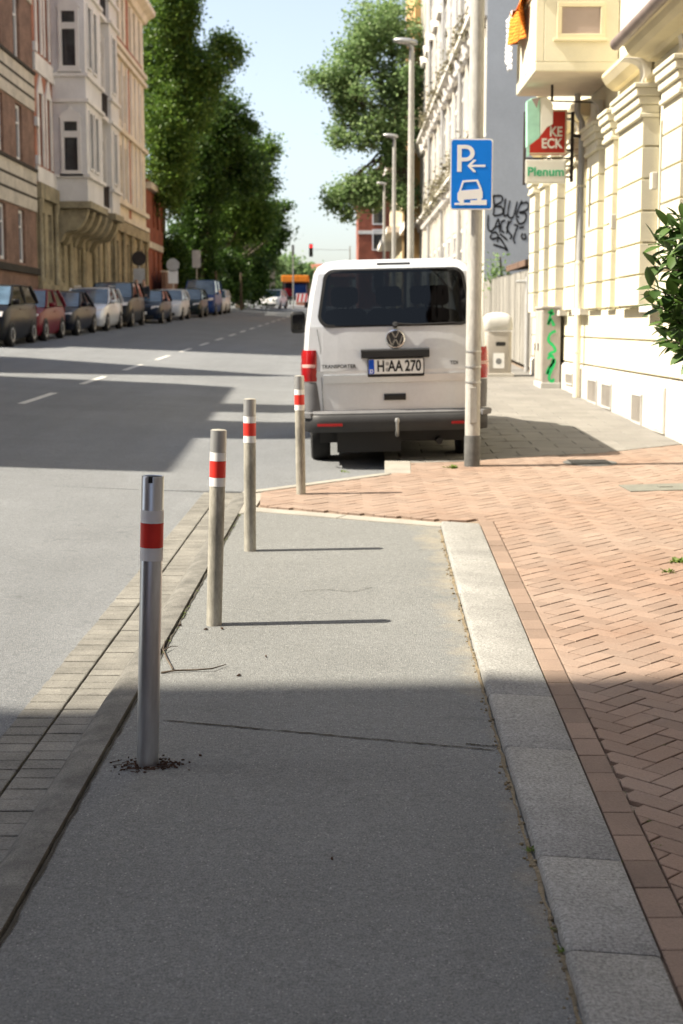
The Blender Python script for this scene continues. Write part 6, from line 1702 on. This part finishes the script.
# ------------------------------------------------------------------ foliage
def leaf_cloud(name, blobs, n_clump, per, size, mtl, parent, hollow=.55, flat=.0):
    """blobs: (centre, rx, ry, rz); leaves as folded quads gathered in clumps"""
    V = []; Fc = []
    tot = sum(b[1] * b[3] for b in blobs)
    for (c, rx, ry, rz) in blobs:
        n = max(4, int(n_clump * rx * rz / tot))
        d = rng.normal(size=(n, 3)); d /= np.linalg.norm(d, axis=1)[:, None]
        ns = 14 if n > 60 else 5
        sd_ = rng.normal(size=(ns, 3)); sd_ /= np.linalg.norm(sd_, axis=1)[:, None]
        sc_c = np.array(c) + sd_ * (.35 + .45 * rng.random(ns))[:, None] * np.array([rx, ry, rz])
        sc_r = .30 + .22 * rng.random(ns)
        pick = rng.integers(0, ns, n)
        rad = (hollow + (1.05 - hollow) * rng.random(n) ** .6) * (1 + .12 * rng.normal(size=n))
        cen = sc_c[pick] + d * (rad * sc_r[pick])[:, None] * np.array([rx, ry, rz]) * 1.1
        cr = size * (1.6 + 2.2 * rng.random(n))
        for k in range(n):
            m = max(3, int(per * (.5 + rng.random())))
            o = cen[k] + rng.normal(size=(m, 3)) * cr[k] * np.array([.6, .6, .42])
            a = rng.normal(size=(m, 3)); a[:, 2] = a[:, 2] * .5 - .25; a /= np.linalg.norm(a, axis=1)[:, None]
            u = rng.normal(size=(m, 3)); u[:, 2] *= .6; u -= a * (u * a).sum(1)[:, None]; u /= np.linalg.norm(u, axis=1)[:, None]
            s = size * (.55 + .8 * rng.random(m))[:, None]
            p0 = o - a * s * .6; p2 = o + a * s * .6; p1 = o + u * s * .34; p3 = o - u * s * .34
            base = len(V)
            V.extend(np.stack([p0, p1, p2, p3], 1).reshape(-1, 3).tolist())
            Fc.extend([(base + 4 * i, base + 4 * i + 1, base + 4 * i + 2, base + 4 * i + 3) for i in range(m)])
    me = bpy.data.meshes.new(name); me.from_pydata(V, [], Fc); me.materials.append(mtl)
    o = bpy.data.objects.new(name, me); COL.objects.link(o); o.parent = parent; o.location = -Vector(parent.location)
    return o
def PB(px, py, rx, rz, Y, ry=None):
    s = Y / F
    c = at(px, py, Y); return (tuple(c), rx * s, (ry if ry else rx * s), rz * s)
def tree(label, base, blobs, n, per, size, mtl, trunk_r, group=None, limbs=(), name='tree', hollow=.55):
    t = thing(name, label, 'tree', base, group=group)
    c0 = Vector(blobs[0][0]); b0 = Vector(base)
    b = MB(); mid = b0.lerp(c0, .5) + Vector((random.uniform(-.4, .4), 0, 0))
    b.tube([b0 - Vector((0, 0, .3)), b0 + Vector((0, 0, .6)), mid, c0, c0 + Vector((.2, 0, blobs[0][3] * .6))], [trunk_r * 1.35, trunk_r, trunk_r * .8, trunk_r * .5, trunk_r * .15], 10)
    for bl in blobs[1:]:
        e = Vector(bl[0]); s = mid.lerp(c0, random.uniform(.0, .7)); k = s.lerp(e, .5) + Vector((0, 0, .4))
        b.tube([s, k, e], [trunk_r * .38, trunk_r * .25, trunk_r * .08], 7)
        for q in range(4):
            e2 = e + Vector((random.uniform(-1, 1) * bl[1], random.uniform(-1, 1) * bl[2], random.uniform(-.6, 1) * bl[3])) * .8
            b.tube([k.lerp(e, .4), k.lerp(e2, .6) + Vector((0, 0, .15)), e2], [trunk_r * .15, trunk_r * .10, trunk_r * .03], 5)
    for l in limbs: b.tube(l[0], l[1], 7)
    b.build('trunk', M['bark'], t, smooth=60)
    leaf_cloud('crown', blobs, n, per, size, mtl, t, hollow=hollow)
    return t
def gbase(px, Y): return (at(px, 300, Y).x, Y, P(Y) + .1)
D = M['leafdark']
grp = 'tall dark trees beyond the ornate house'
tree('tallest dark green tree rising past the picture top beside the ornate house', gbase(158, 101), [PB(158, 70, 32, 70, 97), PB(170, 10, 27, 60, 96), PB(184, 60, 26, 45, 97), PB(165, 160, 32, 60, 95), PB(220, 48, 15, 18, 98), PB(205, 75, 22, 20, 97), PB(236, 48, 7, 11, 98), PB(236, 64, 8, 4, 98), PB(183, 15, 14, 26, 96), PB(195, 100, 28, 34, 96)], 3000, 26, .20, M['leafmid'], .42, grp)
tree('broad dark tree with a ragged edge, second from the ornate house', gbase(196, 103), [PB(205, 160, 38, 58, 104), PB(222, 125, 28, 28, 103), PB(238, 124, 14, 20, 104), PB(188, 210, 34, 50, 104), PB(238, 165, 24, 32, 104), PB(180, 120, 26, 40, 104), PB(254, 128, 7, 7, 104)], 2300, 26, .21, D, .40, grp)
tree('dense dark tree overhanging the road, third from the ornate house', gbase(222, 108), [PB(235, 195, 36, 44, 112), PB(257, 160, 16, 22, 111), PB(271, 150, 7, 10, 111), PB(215, 235, 36, 36, 112), PB(255, 210, 24, 30, 112), PB(266, 182, 9, 12, 111)], 2300, 26, .22, M['leafmid'], .38, grp)
tree('lowest farthest dark tree of the left row leaning over the road', gbase(240, 112), [PB(250, 225, 28, 34, 120), PB(268, 214, 14, 14, 119), PB(282, 206, 7, 4, 119), PB(272, 236, 12, 13, 119), PB(284, 236, 7, 4, 119), PB(235, 262, 30, 26, 120), PB(266, 252, 14, 18, 119)], 1600, 26, .23, D, .34, grp)
# understory
for i, (px, py, rx, rz, Y, lab) in enumerate([(172, 262, 18, 26, 100, 'dark bush below the tallest tree behind the garden wall'), (200, 268, 20, 26, 104, 'wide dark bush under the second tree near the road signs'),
                                              (228, 274, 18, 24, 108, 'dark bush under the third tree beside the left pavement'), (252, 274, 15, 24, 113, 'dark bush at the foot of the farthest left tree'), (272, 270, 9, 12, 150, 'pale green bush beyond the far junction')]):
    c = at(px, py, Y); t = thing('bush', lab, 'bush', (c.x, Y, P(Y)), group='bushes under the left trees')
    b = MB()
    for k in range(5):
        b.tube([(c.x + random.uniform(-.3, .3), Y, P(Y)), (c.x + random.uniform(-.8, .8), Y + random.uniform(-.5, .5), c.z)], [.05, .02], 5)
    b.build('stem', M['bark'], t)
    leaf_cloud('foliage', [PB(px, py, rx, rz, Y), PB(px, 290, rx * 1.05, 14, Y)], 420, 22, .24, D if i < 4 else M['leaflight'], t, hollow=.35)
t = thing('bush', 'far pale green bush beside the orange red roof', 'bush', (at(300, 272, 170).x, 170, P(145)))
leaf_cloud('foliage', [PB(285, 272, 16, 13, 172), PB(300, 274, 14, 9, 172), PB(270, 268, 12, 16, 172)], 260, 20, .5, M['leaflight'], t, hollow=.2)
b = MB(); b.tube([(at(290, 280, 172).x, 172, 3), (at(290, 280, 172).x, 172, at(290, 272, 172).z)], .12, 6); b.build('stem', M['bark'], t)
t = thing('brick_pillar', 'narrow pale pillar beside the far left trees', 'pillar', (at(272, 280, 122).x, 122, P(122)))
b = MB(); c = at(272, 264, 122); b.box(c.x - .22, c.x + .22, 122, 122.4, P(122), c.z); b.build('shaft', M['sandstone'], t); b = MB(); b.box(c.x - .28, c.x + .28, 121.94, 122.46, c.z + .002, c.z + .15); b.build('cap', M['sandstone'], t)

# light tree on the right
Yt = 73.6
tb0 = (at(409, 300, Yt).x, Yt, P(Yt))
def L3(px, py, dy=0): return tuple(at(px, py, Yt + dy))
limbs = [([L3(410, 230), L3(407, 190), L3(398, 150), L3(388, 110), L3(376, 60)], [.22, .18, .14, .10, .04]), ([L3(409, 190), L3(396, 172), L3(380, 180), L3(360, 185), L3(342, 190)], [.14, .10, .07, .05, .02]),
         ([L3(398, 150), L3(380, 140), L3(362, 130), L3(345, 128)], [.10, .07, .05, .02]), ([L3(392, 120), L3(370, 105), L3(345, 90), L3(322, 82)], [.09, .07, .04, .015]), ([L3(395, 130), L3(402, 90), L3(404, 40)], [.10, .07, .03])]
tree('light green tree leaning over the road on the right, behind the street lamps', tb0,
     [PB(398, 90, 24, 40, Yt, 2.2), PB(388, 30, 34, 34, Yt, 2.2), PB(358, 55, 26, 26, Yt, 1.8), PB(338, 78, 20, 20, Yt, 1.5), PB(316, 78, 8, 8, Yt, .8), PB(352, 100, 26, 24, Yt, 1.8), PB(340, 135, 13, 14, Yt, 1.2), PB(375, 130, 26, 18, Yt, 1.8), PB(405, 130, 14, 30, Yt, 1.5),
      PB(352, 185, 18, 10, Yt, 1.2), PB(336, 195, 10, 10, Yt, 1), PB(347, 212, 7, 12, Yt, .8), PB(380, 182, 24, 13, Yt, 1.2), PB(402, 195, 14, 18, Yt, 1.2), PB(368, 200, 18, 11, Yt, 1.0), PB(345, 200, 16, 14, Yt, 1.0), PB(392, 160, 18, 14, Yt, 1.2)], 1700, 24, .17, M['leaflight'], .26, limbs=limbs, hollow=.5)

M['leafdry'] = leaf_mat('leaf_dry', (.10, .09, .055), (.26, .24, .15), .2)
for lab, z, ya, yb in (('dry climbing plant along the upper cornice of the pale house', 10.75, 43, 68), ('dry climbing plant along the lower cornice of the pale house', 6.95, 42, 66)):
    t = thing('climbing_plant', lab, 'climbing plant', (GX - .3, (ya + yb) / 2, z))
    bl = [((GX - .22, y + random.uniform(-.3, .3), z + random.uniform(-.3, .25)), .16, random.uniform(.4, .9), random.uniform(.25, .5)) for y in np.arange(ya, yb, 1.15)]
    leaf_cloud('foliage', bl, 170, 12, .12, M['leafdry'], t, hollow=.2)
    b = MB(); b.tube([(GX - .36, y, z + .22 + .1 * math.sin(y * 3)) for y in np.arange(ya, yb, .8)], .02, 5); b.build('stem', M['bark'], t)
# shrub looking over the fence
c = at(500, 272, 38.5)
t = thing('bush', 'light green bush looking over the board fence beside the grey gable', 'bush', (c.x + .1, 38.5, P(38.5)))
b = MB(); b.tube([(c.x + .15, 38.5, P(38.5)), (c.x + .05, 38.5, c.z - .2), (c.x, 38.5, c.z + .4)], [.05, .04, .02], 6); b.build('stem', M['bark'], t)
leaf_cloud('foliage', [PB(497, 274, 3.5, 6, 38.5), PB(492, 280, 3, 6, 38.5), PB(505, 276, 5, 3, 38.5), PB(495, 262, 2, 6, 38.5)], 34, 9, .10, M['leaflight'], t, hollow=.1)

# laurel shrub leaning into the picture at the right edge
LYc = 8.4
lc = at(734, 285, LYc)
t = thing('laurel_shrub', 'glossy dark green laurel shrub in a pot leaning in at the right edge', 'shrub', (lc.x, LYc, P(LYc)))
b = MB(); b.lathe([(.20, 0), (.22, .02), (.28, .42), (.31, .44), (.31, .50), (.27, .50), (.26, .44), (.001, .43)], c=(lc.x + .1, LYc, P(LYc)), n=24); b.build('pot', M['terracotta'], t, smooth=40)
V = MB(); S = MB()
S.tube([(lc.x, LYc, P(LYc) + .4), (lc.x + .02, LYc, 1.2), (lc.x - .02, LYc, 2.2)], [.03, .025, .012], 8)
def leaf(o, d, up, L, wd):
    d = d.normalized(); sd = d.cross(up).normalized(); nn = sd.cross(d).normalized()
    pts = []
    prof = [(0, .08), (.15, .55), (.4, 1.0), (.65, .92), (.85, .55), (1.0, .05)]
    vs = []
    for k, wv in prof:
        p = o + d * L * k - nn * L * .10 * k * k * 1.2
        vs += [p - sd * wd * wv / 2 + nn * wd * .12 * wv, p, p + sd * wd * wv / 2 + nn * wd * .12 * wv]
    fs = []
    for i in range(len(prof) - 1): fs += [(3 * i, 3 * i + 1, 3 * i + 4, 3 * i + 3), (3 * i + 1, 3 * i + 2, 3 * i + 5, 3 * i + 4)]
    V.add(vs, fs)
lr = random.Random(5)
tips = [(652, 262), (648, 283), (650, 300), (655, 240), (664, 222), (668, 250), (660, 316), (664, 335), (676, 214), (678, 344), (672, 290), (680, 262), (675, 318), (684, 235), (690, 300), (695, 212), (700, 330), (690, 350), (700, 260), (672, 306)]
for k, (px, py) in enumerate(tips):
    Yk = LYc + lr.uniform(-.35, .35); tip = at(px + 2, py + 4, Yk)
    root = Vector((lc.x + lr.uniform(-.04, .04), LYc, tip.z - .25 + lr.uniform(-.1, .05)))
    mid = root.lerp(tip, .55) + Vector((0, 0, .06)); pts = [root, mid, tip]; S.tube(pts, [.010, .007, .003], 5)
    for j in range(15):
        f_ = .35 + .65 * j / 14; o = mid.lerp(tip, (f_ - .35) / .65)
        ax = (tip - mid).normalized(); ang = j * 2.4 + lr.uniform(-.4, .4); side = ax.cross(Vector((0, 0, 1))).normalized(); up2 = side.cross(ax)
        d = ax * lr.uniform(.35, .9) + (side * math.cos(ang) + up2 * math.sin(ang)) * lr.uniform(.6, 1.0)
        leaf(o, d, Vector((lr.uniform(-.3, .3), lr.uniform(-.5, .1), 1)), lr.uniform(.10, .15), lr.uniform(.055, .075))
for k in range(260):
    a, e = lr.uniform(0, 6.28), lr.uniform(-1, 1); rr = lr.uniform(.15, .46)
    o = Vector((lc.x + rr * math.cos(a) * math.sqrt(1 - e * e), LYc + rr * math.sin(a) * math.sqrt(1 - e * e), lc.z + e * .55))
    d = Vector((math.cos(a), math.sin(a), lr.uniform(-.3, .8))); leaf(o, d, Vector((lr.uniform(-.3, .3), lr.uniform(-.3, .3), 1)), lr.uniform(.10, .15), lr.uniform(.055, .075))
S.build('stem', M['bark'], t, smooth=60)
V.build('foliage', M['leaflaurel'], t, smooth=70)
